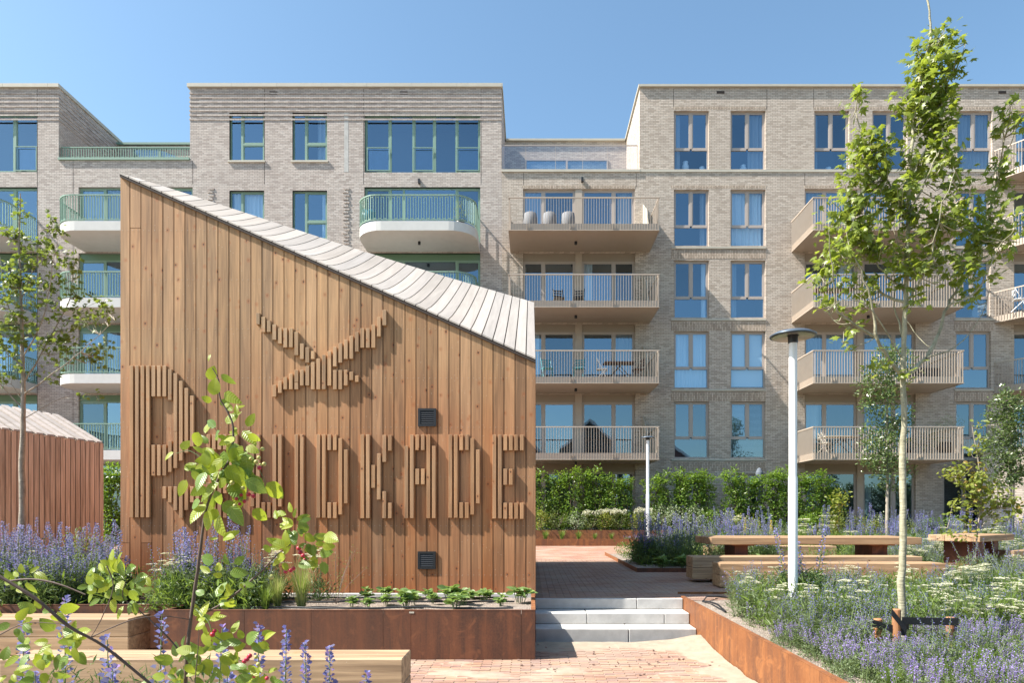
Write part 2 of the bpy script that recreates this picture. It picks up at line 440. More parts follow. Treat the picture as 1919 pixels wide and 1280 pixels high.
for i in range(60):
    x, y = rnd.uniform(-.2, 2.0), rnd.uniform(6.5, 8.25); r = rnd.uniform(.006, .016)
    mb.hexa([(x+rnd.uniform(.6,1)*r*a, y+rnd.uniform(.6,1)*r*b, LOWZ+.004+(.0 if c<0 else r*rnd.uniform(.8,1.3))) for c in (-1,1) for a, b in ((-1,-1),(1,-1),(1,1),(-1,1))])
stuff('pebbles', mb, plain('pebble', (.30,.20,.16), .9), 'small reddish pebbles scattered on the sandy paving', 'pebbles')

# ------------------------------------------------------------------ concrete steps
st = thing('concrete_steps', 'three pale concrete steps between the low plaza and the brick terrace', 'steps', (1.1, 8.7, LOWZ))
RS = .14; TY = [9.28, 8.90, 8.52]
rows = [(0.0, [.052, 1.44, 2.07]), (-RS, [.052, .73, 1.74, 2.07]), (-2*RS, [.052, 1.22, 2.07])]
for k, (zt, xs) in enumerate(rows):
    for a, b in zip(xs, xs[1:]):
        m_ = MB(); m_.box(a+.003, b-.003, TY[k]-.0+.0, TY[k]+.378 if k else TY[k]+.05, zt-RS+.001 if k < 2 else zt-RS-.02, zt)
        m_ = MB(); y0 = TY[k]-.0
        m_.box(a+.003, b-.003, y0, (TY[k-1] if k else 9.34)+.02 if k else 9.34, zt-RS+.002 if k<2 else -.47, zt+(.004 if k==0 else 0))
        bevelled(part('step_block', m_, M['conc'], st), .008)

# ------------------------------------------------------------------ apartment buildings
def wall_xz(mb, x0, x1, z0, z1, holes, Y, m=0, reveal=.16, mr=None):
    xs = sorted({x0, x1, *[v for h in holes for v in h[:2]]}); zs = sorted({z0, z1, *[v for h in holes for v in h[2:]]})
    xs = [x for x in xs if x0 <= x <= x1]; zs = [z for z in zs if z0 <= z <= z1]
    for a, b in zip(xs, xs[1:]):
        run = None
        for c, d in zip(zs, zs[1:]):
            cx, cz = (a+b)/2, (c+d)/2
            if any(h[0] < cx < h[1] and h[2] < cz < h[3] for h in holes): 
                if run: mb.quad((a,Y,run[0]),(b,Y,run[0]),(b,Y,run[1]),(a,Y,run[1]), m); run = None
            else: run = (run[0], d) if run else (c, d)
        if run: mb.quad((a,Y,run[0]),(b,Y,run[0]),(b,Y,run[1]),(a,Y,run[1]), m)
    for h in holes:
        a, b, c, d = h; y1 = Y+reveal
        mb.quad((a,Y,c),(a,Y,d),(a,y1,d),(a,y1,c), m); mb.quad((b,Y,d),(b,Y,c),(b,y1,c),(b,y1,d), m)
        mb.quad((a,Y,d),(b,Y,d),(b,y1,d),(a,y1,d), m); mb.quad((b,Y,c),(a,Y,c),(a,y1,c),(b,y1,c), m)

CR = random.Random(404)
def window(parent, x0, x1, z0, z1, Y, fm, bars_v=(), bars_h=(), cols=None, sill=None, curtain=None, rail=(), sashes=True, room=1.2, topmull=False):
    """one window: frame mesh > pane(s), curtain, sill, rail. bars_v are absolute x, bars_h = list of (z, xa, xb)"""
    y0 = Y+.10; fr = MB(); w = .055
    fr.box(x0, x1, y0, y0+.07, z0, z0+w); fr.box(x0, x1, y0, y0+.07, z1-w, z1)
    fr.box(x0, x0+w, y0, y0+.07, z0+w, z1-w); fr.box(x1-w, x1, y0, y0+.07, z0+w, z1-w)
    ztr = bars_h[0][0]+.04 if topmull else z0+w
    for b in bars_v: fr.box(b-.045, b+.045, y0+.001, y0+.069, ztr, z1-w)
    ww = .045
    edges = [x0+w] + [v for b in bars_v for v in (b-.045, b+.045)] + [x1-w]
    for i in range(0, len(edges), 2):
        a, b = edges[i], edges[i+1]
        hb = [h for h in bars_h if h[1] <= (a+b)/2 <= h[2]]
        for h in hb: fr.box(a, b, y0+.002, y0+.068, h[0]-.04, h[0]+.04)
        zs = ([z0+w] + [v for h in sorted(hb) for v in (h[0]-.04, h[0]+.04)] + [z1-w])[2*int(topmull):]
        if sashes and (i//2) in (sashes if isinstance(sashes, (tuple, list, set)) else range(99)):
            for j in range(0, len(zs), 2):
                c, d = zs[j], zs[j+1]
                fr.box(a, b, y0+.012, y0+.055, c, c+ww); fr.box(a, b, y0+.012, y0+.055, d-ww, d)
                fr.box(a, a+ww, y0+.012, y0+.055, c+ww, d-ww); fr.box(b-ww, b, y0+.012, y0+.055, c+ww, d-ww)
    wo = part('window', fr, fm, parent, origin=((x0+x1)/2, Y, z0))
    base = wo
    def sub(name, mb, mt, kind=None):
        org = Vector(((x0+x1)/2, Y, z0)); q = link(name, mb.mesh(name, mt, off=tuple(org)), wo)
        if kind: q['kind'] = kind
        return q
    rt = random.Random(int(x0*131+z0*17)); cells = [(edges[i], edges[i+1]) for i in range(0, len(edges), 2)]
    zc = [(z0+w, z1-w)]
    if topmull: zc = [(bars_h[0][0], z1-w)]
    quads_ = [(a, b, c, d) for a, b in cells for c, d in zc] + ([(x0+w, x1-w, z0+w, bars_h[0][0])] if topmull else [])
    for a, b, c, d in quads_:
        t1, t2 = rt.uniform(-.005, .005), rt.uniform(-.006, .006); yy = y0+.035; pn = MB()
        pn.quad((a, yy, c), (b, yy+t1, c), (b, yy+t1+t2, d), (a, yy+t2, d)); sub('pane', pn, M['glass'])
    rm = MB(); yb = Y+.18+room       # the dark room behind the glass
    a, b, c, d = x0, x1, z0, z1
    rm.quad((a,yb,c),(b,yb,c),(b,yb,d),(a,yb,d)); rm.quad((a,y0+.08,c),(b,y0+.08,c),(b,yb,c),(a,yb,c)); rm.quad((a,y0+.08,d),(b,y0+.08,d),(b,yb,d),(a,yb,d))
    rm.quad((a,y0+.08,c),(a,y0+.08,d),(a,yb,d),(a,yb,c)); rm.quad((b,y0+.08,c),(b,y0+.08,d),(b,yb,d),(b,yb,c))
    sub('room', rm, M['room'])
    if curtain is None and room > 1.1 and CR.random() < .5:
        u = CR.choice(((0, .3), (.7, 1), (0, .18), (.85, 1), (0, .5))); xa_, xb_ = x0+w+.02, x1-w-.02
        curtain = (CR.choice(('curtain', 'curtainb', 'curtainb')), xa_+(xb_-xa_)*u[0], xa_+(xb_-xa_)*u[1], z0)
    if curtain:
        kind, xa, xb, zc = curtain[0], *curtain[1:4]
        cm = MB(); n = max(4, int((xb-xa)/.035)); rr = random.Random(int(xa*97)); ph = rr.random()*6
        if kind in ('curtain', 'curtainb'):
            V = []
            for i in range(n+1):
                x = xa+(xb-xa)*i/n; yy = y0+.17+.035*math.sin(i*1.3+ph+.6*math.sin(i*.37))
                V += [(x, yy, z0+.05), (x, yy, z1-.03)]
            cm.add(V, [(2*i, 2*i+2, 2*i+3, 2*i+1) for i in range(n)])
            sub('curtain', cm, M[kind])
        elif kind == 'blind':
            cm.quad((xa,y0+.11,zc),(xb,y0+.11,zc),(xb,y0+.11,z1-.04),(xa,y0+.11,z1-.04)); sub('blind', cm, M['blind'])
        elif kind == 'slats':
            z = z1-.06
            while z > zc: cm.quad((xa,y0+.10,z-.03),(xb,y0+.10,z-.03),(xb,y0+.13,z),(xa,y0+.13,z)); z -= .05
            sub('blind', cm, M['curtainb'])
    if sill:
        s_ = MB(); s_.box(x0-.05, x1+.05, Y-.06, Y+.12, z0-.075, z0+.003); sub('sill', s_, M[sill])
    for (a, b, zb, zt) in rail:
        r_ = MB(); yy = Y+.02
        r_.box(a, b, yy, yy+.04, zt-.03, zt); r_.box(a, a+.035, yy, yy+.04, zb, zt-.03); r_.box(b-.035, b, yy, yy+.04, zb, zt-.03); r_.box(a+.035, b-.035, yy, yy+.04, zb, zb+.035)
        sub('rail', r_, fm)
        g_ = MB(); g_.quad((a+.035, yy+.02, zb+.035), (b-.035, yy+.02, zb+.035), (b-.035, yy+.02, zt-.03), (a+.035, yy+.02, zt-.03)); sub('rail_glass', g_, M['railglass'])
    return wo

def arc_path(x0, x1, yw, yf, r, left=True, right=True, n=8):
    """balcony outline from the wall (left) round the front to the wall (right)"""
    pts = [(x0, yw)] if left else [(x0, yf)]
    if left and r:
        pts += [(x0 + r - r*math.cos(a), yf + r - r*math.sin(a)) for a in [math.pi/2*k/n for k in range(n+1)]]
    elif left: pts.append((x0, yf))
    if right and r: pts += [(x1 - r + r*math.sin(a), yf + r - r*math.cos(a)) for a in [math.pi/2*k/n for k in range(n+1)]] + [(x1, yw)]
    elif right: pts += [(x1, yf), (x1, yw)]
    else: pts.append((x1, yf))
    return pts
def along(path, step, start=0.):
    out = []; d = start; acc = 0
    for a, b in zip(path, path[1:]):
        L = math.hypot(b[0]-a[0], b[1]-a[1])
        if L < 1e-6: continue
        while d <= acc+L:
            t = (d-acc)/L; out.append((a[0]+(b[0]-a[0])*t, a[1]+(b[1]-a[1])*t, (b[0]-a[0])/L, (b[1]-a[1])/L)); d += step
        acc += L
    return out
def obox(mb, x, y, tx, ty, w, dth, z0, z1, m=0):
    nx_, ny_ = -ty, tx; hw, hd = w/2, dth/2
    c = [(x-tx*hw-nx_*hd, y-ty*hw-ny_*hd), (x+tx*hw-nx_*hd, y+ty*hw-ny_*hd), (x+tx*hw+nx_*hd, y+ty*hw+ny_*hd), (x-tx*hw+nx_*hd, y-ty*hw+ny_*hd)]
    mb.hexa([(a, b, z0) for a, b in c]+[(a, b, z1) for a, b in c], m)
def strip(mb, path, w, z0, z1, m=0):
    for a, b in zip(path, path[1:]):
        L = math.hypot(b[0]-a[0], b[1]-a[1])
        if L > 1e-6: obox(mb, (a[0]+b[0])/2, (a[1]+b[1])/2, (b[0]-a[0])/L, (b[1]-a[1])/L, L+w*.3, w, z0, z1, m)
def balcony(parent, x0, x1, zb, style, right=True, left=True, path=None, lamp=True):
    th = .37 if style == 'green' else .26
    r = 1.05 if style == 'green' else 0
    pa = path or arc_path(x0, x1, WD-.01, BD, r, left, right)
    sl = MB()
    poly = list(pa)
    if not right: poly.append((x1, WD-.01))
    if not left: poly.append((x0, WD-.01))
    sl.prism(poly[::1], zb, zb+th)
    so = part('balcony', sl, M['whiteslab'] if style == 'green' else M['beige'], parent, origin=((x0+x1)/2, WD, zb))
    org = Vector(((x0+x1)/2, WD, zb))
    fm = M['green'] if style == 'green' else M['beige']
    rl = MB(); cx = sum(p[0] for p in pa)/len(pa)
    ins = .05 if style == 'green' else -.02
    def inset(p): 
        x = min(max(p[0], x0+ins), x1-ins) if right else max(p[0], x0+ins)
        return (x, max(p[1], BD+ins) if p[1] < WD-.3 else p[1])
    pp = [inset(p) for p in pa] if path is None else [(a, b-.02) for a, b in pa]
    zt = zb+th+1.06 if style == 'green' else zb+1.30
    z0 = zb+th+.05 if style == 'green' else zb-.01
    strip(rl, pp, .05, zt-.045, zt)
    strip(rl, pp, .04, z0, z0+.03)
    pts = along(pp, .105, .05)
    for k, (x, y, tx, ty) in enumerate(pts):
        if style == 'green':
            obox(rl, x, y, tx, ty, .022, .03, z0+.03, zt-.045)
            if k+1 < len(pts):
                x2, y2 = pts[k+1][:2]; mx, my = (x+x2)/2, (y+y2)/2
                if k % 2 == 0: obox(rl, mx, my, tx, ty, .105, .022, zt-.12, zt-.098)
                else: obox(rl, mx, my, tx, ty, .105, .022, z0+.06, z0+.082)
        else: obox(rl, x, y, tx, ty, .013, .045, z0+.03, zt-.045)
    q = link('railing', rl.mesh('railing', fm, off=tuple(org)), so)
    if style != 'green':
        for u in (.13, .42, .7):
            c_ = MB(); xx = x0+(x1-x0)*u
            c_.box(xx-.06, xx-.045, BD-.05, BD, zb+.05, zb+.2); c_.box(xx+.045, xx+.06, BD-.05, BD, zb+.05, zb+.2); link('bracket', c_.mesh('bracket', M['panel'], off=tuple(org)), so)
    if lamp:
        l_ = MB(); xx = (x0+x1)/2 - (.0 if style == 'green' else .25); l_.lathe([(.0, 0), (.055, 0), (.055, -.12), (0, -.12)], (xx, (BD+WD)/2, zb-.001), 10)
        link('ceiling_lamp', l_.mesh('ceiling_lamp', M['black'], off=tuple(org)), so)
    return so

LZ = {2: 3.32, 3: 6.31, 4: 9.29, 5: 12.30, 6: 15.28}      # balcony undersides per storey
# ---- left building (green trim)
BL = thing('apartment_building', 'grey brick apartment block with green window frames and rounded white balconies', 'building', (-15, WD, 0))
gr = M['green']; XS = fx(940)
holes = []; wins = []
def hw(px0, py0, px1, py1, **k):
    h = (fx(px0), fx(px1), fz(py1), fz(py0)); holes.append(h); wins.append((h, k)); return h
V_ = lambda *a: [fx(p) for p in a]
# top row
hw(-60, 212, 70, 322, bars_v=V_(-20, 25), rail=[(fx(27), fx(68), fz(319), fz(273))])
hw(430, 211, 495, 301, bars_v=V_(452), bars_h=[(fz(268), fx(452), fx(495))], sill='coping', sashes=(1,))
hw(548, 211, 613, 301, bars_v=V_(572), bars_h=[(fz(268), fx(572), fx(613))], sill='coping', sashes=(1,))
hw(683, 213, 900, 323, bars_v=V_(731, 774, 814.5, 855), sashes=(0, 2, 4), rail=[(fx(687), fx(731), fz(319), fz(275)), (fx(773), fx(812), fz(319), fz(275)), (fx(854), fx(898), fz(319), fz(275))])
# row 5
hw(430, 357, 495, 448, bars_v=V_(452), bars_h=[(fz(414), fx(452), fx(495))], sill='coping', curtain=('curtain', fx(433), fx(492), 0), sashes=(1,))
hw(548, 357, 613, 448, bars_v=V_(572), bars_h=[(fz(414), fx(572), fx(613))], sill='coping', sashes=(1,))
for lv in (5, 4, 3, 2):
    top = {5: 350.5, 4: 474.5, 3: 608, 2: 740}[lv]; z0 = LZ[lv]+.40
    for (a, b, bars, sh) in ((-60, 70, (-18, 25), (0, 1, 2)), (147, 361, (195, 254, 307), (0, 3)), (683, 900, (731, 756, 855), (0, 3))):
        cu = None
        if lv == 4 and a == 147: cu = None
        h = (fx(a), fx(b), z0, fz(top)); holes.append(h)
        wins.append(((h[0], h[1], h[2], h[3]-(0 if lv == 5 else .27)), dict(bars_v=V_(*bars), sashes=sh, curtain=cu)))
        if lv != 5: wins[-1][1]['_panel'] = True
for a, b in ((-60, 70), (147, 361), (683, 900)):      # ground floor
    h = (fx(a), fx(b), .5, fz(868)); holes.append(h); wins.append((h, dict(bars_v=V_((a+b)/2), sashes=(0, 1))))
xL = fx(-160)
wb = MB()
# lower body up to the terrace level, then the two tall blocks
wall_xz(wb, xL, XS, -.6, fz(300), [h for h in holes if h[3] <= fz(300)+.01 or h[2] < fz(300)], WD)
wall_xz(wb, xL, fx(110), fz(300), fz(164), [h for h in holes if h[1] < fx(111)], WD)
wall_xz(wb, fx(356), XS, fz(300), fz(164), [h for h in holes if h[0] > fx(356)], WD)
DB = 33.0
for xx, s in ((fx(110), 1), (fx(356), -1), (XS, 1)):
    wb.quad((xx, WD, fz(330)), (xx, DB+4, fz(330)), (xx, DB+4, fz(164)), (xx, WD, fz(164)))
wb.box(xL, fx(110), DB+3.99, DB+4.2, 5, fz(164)); 
wb.box(fx(110)+.01, fx(356)-.01, DB, DB+.3, fz(300)-.4, PZ(272, DB))
part('wall', wb, M['brick_l'], BL)
m_ = MB()     # thin projecting brick courses below the parapet
for a, b in ((xL, fx(110)), (fx(356), XS)):
    for k in range(7):
        z = fz(173) - k*.185; m_.box(a-.02, b+.02 if b != XS else b+.0, WD-.022, WD+.001, z-.062, z)
for k in range(7):
    z = fz(173) - k*.185; m_.box(fx(110)+.001, fx(110)+.022, WD+.002, DB+3.9, z-.062, z)
part('brick_course', m_, M['brick_l'], BL)
m_ = MB()     # relief bricks of the two stacked panels
for (pa, pb, ya, yb) in ((643, 655, 352, 470), (390, 401, 352, 378)):
    y = ya; k = 0
    while y < yb:
        m_.box(fx(pa)+(.0 if k % 2 else .05), fx(pb)-(.05 if k % 2 else 0), WD-.03, WD+.001, fz(y+3), fz(y)); y += 6.4; k += 1
part('relief_brick', m_, M['brick_l'], BL, kind='stuff')
m_ = MB(); m_.box(fx(645), fx(653), WD-.004, WD+.01, fz(322), fz(211)); part('render_strip', m_, M['conc'], BL)
def coping(parent, x0, x1, z0, z1, sides, over=.1, seg=1.9):
    x = x0
    while x < x1-.01:
        e = min(x+seg, x1); c_ = MB(); c_.box(x+.004, e-.004, WD-over, WD+.45, z0, z1); part('coping', c_, M['coping'], parent); x = e
    for xx, y1 in sides:
        c_ = MB(); c_.box(xx-.22, xx+.12, WD+.452, y1, z0, z1); part('coping', c_, M['coping'], parent)
coping(BL, xL, fx(110)+.06, fz(164.5), fz(158), [(fx(110)-.06, DB+4.2)])
coping(BL, fx(356)-.09, XS+.05, fz(164), fz(157.5), [(XS-.07, DB+4.2)])
c_ = MB(); c_.box(fx(356)-.1, fx(356)+.2, WD+.452, DB+4.2, fz(164), fz(157.5)); part('coping', c_, M['coping'], BL)
c_ = MB(); c_.box(fx(110), fx(356), DB-.1, DB+.35, PZ(272, DB), PZ(268, DB)); part('roof_edge', c_, gr, BL)
# terrace balustrade between the blocks
c_ = MB(); c_.box(fx(110)+.005, fx(356)-.005, WD-.07, WD+.25, fz(300), fz(296)); part('terrace_sill', c_, gr, BL)
rl = MB(); pp = [(fx(112), WD+.12), (fx(354), WD+.12)]; strip(rl, pp, .05, fz(272.3)-.04, fz(272.3)); strip(rl, pp, .04, fz(296)+.04, fz(296)+.07)
pts = along(pp, .105)
for k, (x, y, tx, ty) in enumerate(pts):
    obox(rl, x, y, 1, 0, .022, .03, fz(296)+.07, fz(272.3)-.04)
    if k % 2: obox(rl, x+.052, y, 1, 0, .105, .02, fz(272.3)-.11, fz(272.3)-.09)
    else: obox(rl, x+.052, y, 1, 0, .105, .02, fz(296)+.1, fz(296)+.12)
part('terrace_railing', rl, gr, BL)
window(BL, PX(250, DB), PX(380, DB), PZ(300, DB)-.5, PZ(278, DB), DB-.14, gr, bars_v=[PX(300, DB)], sashes=False)
for h, k in wins:
    pn = k.pop('_panel', False); window(BL, *h, WD, gr, **k)
    if pn:
        c_ = MB(); c_.box(h[0], h[1], WD+.09, WD+.16, h[3], h[3]+.27); part('lintel_panel', c_, M['greendark'], BL)
for lv in (5, 4, 3, 2):
    z = LZ[lv]
    balcony(BL, -25.5, fx(69), z, 'green', left=False)
    balcony(BL, PX(89, BD), fx(361), z, 'green')
    balcony(BL, PX(663, BD), fx(900)-.02, z, 'green')
for px, py in ((505, 173.5), (749.5, 173.5)):
    c_ = MB(); c_.box(fx(px), fx(px+14.5), WD-.012, WD+.01, fz(py+2.7), fz(py-2.7)); part('vent_slot', c_, M['dark'], BL)
def wall_lamp(parent, px, py):
    c_ = MB(); c_.box(fx(px-2), fx(px+2), WD-.14, WD, fz(py+4), fz(py-4)); part('wall_lamp', c_, M['black'], parent)
wall_lamp(BL, 786, 341)
for px in (498.5-3, 681, 901.5, 70, 147-10, 356+5):    # expansion joints
    c_ = MB(); c_.box(fx(px)-.008, fx(px)+.008, WD-.0035, WD+.004, 0 if px in (70, 137) else fz(345), fz(166) if px not in (137, 361) else fz(300)); part('expansion_joint', c_, M['dark'], BL)

# ---- right building (beige trim)
HX = []
BR = thing('apartment_building', 'sand coloured brick apartment block with taupe windows and beige slatted balconies', 'building', (10, WD, 0))
ta = M['taupe']; holes = []; wins = []
xR = fx(2100); XB = fx(1199)
rowy = {6: (207, 317), 5: (355, 461), 4: (488, 596), 3: (621, 728), 2: (753, 859), 1: (888, 985)}
cur = {(1263, 3): ('curtain', 0, 1), (1369, 5): ('curtain', 0, 1), (1369, 3): ('blind', 0, 1), (1369, 2): ('slats', 0, 1), (1794, 6): ('curtainb', 0, 1), (1369, 6): ('curtainb', .55, 1), (1263, 5): ('curtainb', .8, 1), (1794, 4): ('curtainb', .6, 1),(1526, 6): ('curtainb', .0, .12)}
for r, (ya, yb) in rowy.items():
    for px in (1263, 1369) + ((1526, 1635, 1794, 1903) if r == 6 else (1791,)):
        if r == 1 and px == 1791: continue
        h = (fx(px), fx(px+65.5), fz(yb), fz(ya)); holes.append(h)
        c = cur.get((px, r)) or cur.get((px+3, r)); kw = {}
        if c: kw['curtain'] = (c[0], h[0]+.06+(h[1]-h[0]-.12)*c[1], h[0]+.06+(h[1]-h[0]-.12)*c[2], h[2]+.1)
        zb = h[2]+(h[3]-h[2])*.355
        wins.append((h, dict(bars_v=[(h[0]+h[1])/2], bars_h=[(zb, h[0], h[1])], sashes=(0, 1), topmull=True, **kw)))
h = (fx(1768), fx(1850), .5, fz(884)); holes.append(h); wins.append((h, dict(bars_v=[fx(1809)], sashes=(0, 1))))
for lv in (5, 4, 3, 2, 1):
    top = {5: 354, 4: 474, 3: 607, 2: 739, 1: 870}[lv]; z0 = LZ[lv]+.28 if lv > 1 else .5
    for (a, b, c, d) in ((980, 1078, 1091, 1190), (1508, 1607, 1618, 1716), (1900, 1990, 2000, 2090)):
        holes.append((fx(a), fx(d), z0, fz(top)))
        for q, (u, v) in enumerate(((a, b), (c, d))):
            dh = 0 if lv == 5 else .33
            kw = {}
            bx = u+(v-u)*.39 if q == 0 else u+(v-u)*.60
            if a == 1508 and lv in (5, 3): kw['curtain'] = ('curtainb', fx(u)+.06, fx(v)-.06, 0)
            if a == 980 and lv == 3 and q == 1: kw['curtain'] = ('curtainb', fx(bx)+.06, fx(v)-.06, 0)
            if a == 980 and lv == 5 and q == 0: kw['curtain'] = ('curtainb', fx(u)+.06, fx(bx), 0)
            wins.append(((fx(u), fx(v), z0, fz(top)-dh), dict(bars_v=V_(bx), sashes=(0, 1), **kw)))
wb = MB()
wall_xz(wb, XS+.001, xR, -.6, fz(322), [h for h in holes if h[3] < fz(322)+.01], WD)
wall_xz(wb, XB, xR, fz(322), fz(163.5), [h for h in holes if h[2] > fz(322)], WD)
DC = 32.95
wb.quad((XB, WD, fz(322)), (XB, DC+3, fz(322)), (XB, DC+3, fz(163.5)), (XB, WD, fz(163.5)))
wb.box(XS+.002, XB-.001, DC, DC+.3, fz(322)-.4, PZ(264.5, DC))
part('wall', wb, M['brick_r'], BR)
coping(BR, XB-.07, xR, fz(163.5), fz(159.5), [(XB+.15, DC+3.2)])
c_ = MB(); c_.box(XS+.06, XB-.08, DC-.1, DC+.35, PZ(264.5, DC), PZ(261, DC)); part('coping', c_, M['coping'], BR)
c_ = MB(); c_.box(XS+.002, XB-.001, WD-.06, DC, fz(322.5), fz(318)); part('terrace_edge', c_, M['coping'], BR)
c_ = MB(); c_.box(XB+.001, xR, WD-.035, WD+.001, fz(322.5), fz(318)); part('string_course', c_, M['coping'], BR)
g_ = MB(); g_.quad((XS+.02, WD+.05, fz(318)), (fx(1195), WD+.05, fz(318)), (fx(1195), WD+.05, fz(272)), (XS+.02, WD+.05, fz(272))); part('glass_balustrade', g_, M['railglass'], BR)
g_ = MB(); strip(g_, [(XS+.02, WD+.05), (fx(1195), WD+.05)], .04, fz(272), fz(270.5))
for px in (943, 985, 1041, 1092, 1139, 1195): g_.box(fx(px)-.008, fx(px)+.008, WD+.03, WD+.045, fz(318), fz(272))
part('balustrade_rail', g_, ta, BR)
window(BR, PX(985, DC), PX(1139, DC), PZ(330, DC), PZ(299, DC), DC-.14, ta, bars_v=[PX(1062, DC)], sashes=False)
for h, k in wins: window(BR, *h, WD, ta, **k)
for lv in (5, 4, 3, 2, 1):
    top = {5: 354, 4: 474, 3: 607, 2: 739, 1: 870}[lv]; z0 = LZ[lv]+.28 if lv > 1 else .5
    for (a, b, c, d) in ((980, 1078, 1091, 1190), (1508, 1607, 1618, 1716), (1900, 1990, 2000, 2090)):
        p_ = MB(); p_.box(fx(b)+.001, fx(c)-.001, WD+.03, WD+.17, z0, fz(top)); part('post', p_, M['beige'], BR)
        if lv != 5:
            for u, v in ((a, b), (c, d)):
                p_ = MB(); p_.box(fx(u), fx(v), WD+.08, WD+.16, fz(top)-.33, fz(top)); part('lintel_panel', p_, M['panel'], BR)
for r in (6, 5, 4, 3, 2, 1):       # soldier courses and sills
    ya, yb = rowy[r]
    if r >= 5:
        for a, b in (((1262, 1436), (1525, 1701), (1790, 1990)) if r == 6 else ((979, 1191), (1258, 1436), (1507, 1720), (1788, 1858))):
            s_ = MB(); s_.box(fx(a), fx(b), WD-.004, WD+.001, fz(ya-2), fz(ya-2)+.13); part('soldier_course', s_, M['sold_r'], BR)
    if r < 6 and r > 1:
        for a, b in ((1258, 1435), (1788, 1862)):
            s_ = MB(); s_.box(fx(a), fx(b), WD-.045, WD+.001, fz(yb+5), fz(yb+2)); part('sill', s_, M['coping'], BR)
            s_ = MB(); s_.box(fx(a), fx(b), WD-.008, WD+.001, fz(yb+24), fz(yb+7.5)); part('soldier_course', s_, M['sold_r'], BR)
for px in (1262, 1437, 1508, 1525, 981, 1193, 1718, 1788):
    c_ = MB(); c_.box(fx(px)-.008, fx(px)+.008, WD-.0035, WD+.004, fz(350) if px in (981, 1193, 1508, 1718) else fz(204), fz(324) if px in (981, 1193, 1508, 1718) else fz(166)); part('expansion_joint', c_, M['dark'], BR)
for lv in (5, 4, 3, 2):
    z = LZ[lv]
    balcony(BR, PX(954, BD), PX(1235, BD), z, 'beige')
    balcony(BR, fx(1484), PX(1806, BD), z, 'beige')
for lv in (6, 5, 4, 3):
    x0 = fx(1863); balcony(BR, x0, 25, LZ[lv], 'beige', path=[(x0, WD-.01), (x0+.9, 27.6), (x0+2.2, BD), (25, BD), (25, WD-.01)], lamp=False)
for px, py in ((1343, 172.5), (1871, 172.5)):
    c_ = MB(); c_.box(fx(px), fx(px+14.5), WD-.012, WD+.01, fz(py+2.5), fz(py-2.5)); part('vent_slot', c_, M['dark'], BR)
wall_lamp(BR, 1091, 338)
# white privacy screens at the right end of the middle balconies
for lv in (5, 4, 3, 2):
    s_ = MB(); x = PX(1235, BD)-.25; z = LZ[lv]+.26
    s_.hexa([(x-.03,27.4,z),(x,27.4,z),(x,WD-.02,z),(x-.03,WD-.02,z),(x-.03,28.0,z+1.15),(x,28.0,z+1.15),(x,WD-.02,z+1.75),(x-.03,WD-.02,z+1.75)]); part('side_screen', s_, M['coping'], BR)

# ---- brick annex at the right edge
AN = thing('brick_annex', 'low sunlit pale brick annex with a stone cap and dark windows below the balconies', 'annex', (PX(1842, 27.6), 27.6, 0))
wb = MB(); AY = 27.6; ax = lambda p: PX(p, AY); az = lambda p: PZ(p, AY)
hs = [(ax(1920), ax(1990), .5, az(884))]
wall_xz(wb, ax(1842), 26, -.6, az(849), hs, AY, reveal=.2); wb.quad((ax(1842), AY, -.6), (ax(1842), WD-.01, -.6), (ax(1842), WD-.01, az(849)), (ax(1842), AY, az(849)))
part('wall', wb, M['brick_r'], AN)
c_ = MB(); c_.box(ax(1842)-.05, 26, AY-.06, WD-.02, az(849), az(843)); part('coping', c_, M['coping'], AN)
for h in hs: window(AN, *h, AY+.05, ta, sashes=False, room=1.0)
rl = MB(); pp = [(ax(1844), AY+.1), (ax(1990), AY+.1)]; strip(rl, pp, .05, az(796)-.04, az(796)); strip(rl, pp, .04, az(843)+.03, az(843)+.06)
for (x, y, tx, ty) in along(pp, .11): obox(rl, x, y, 1, 0, .014, .04, az(843)+.06, az(796)-.04)
part('railing', rl, M['beige'], AN); AN.rotation_euler.z = math.radians(-24)

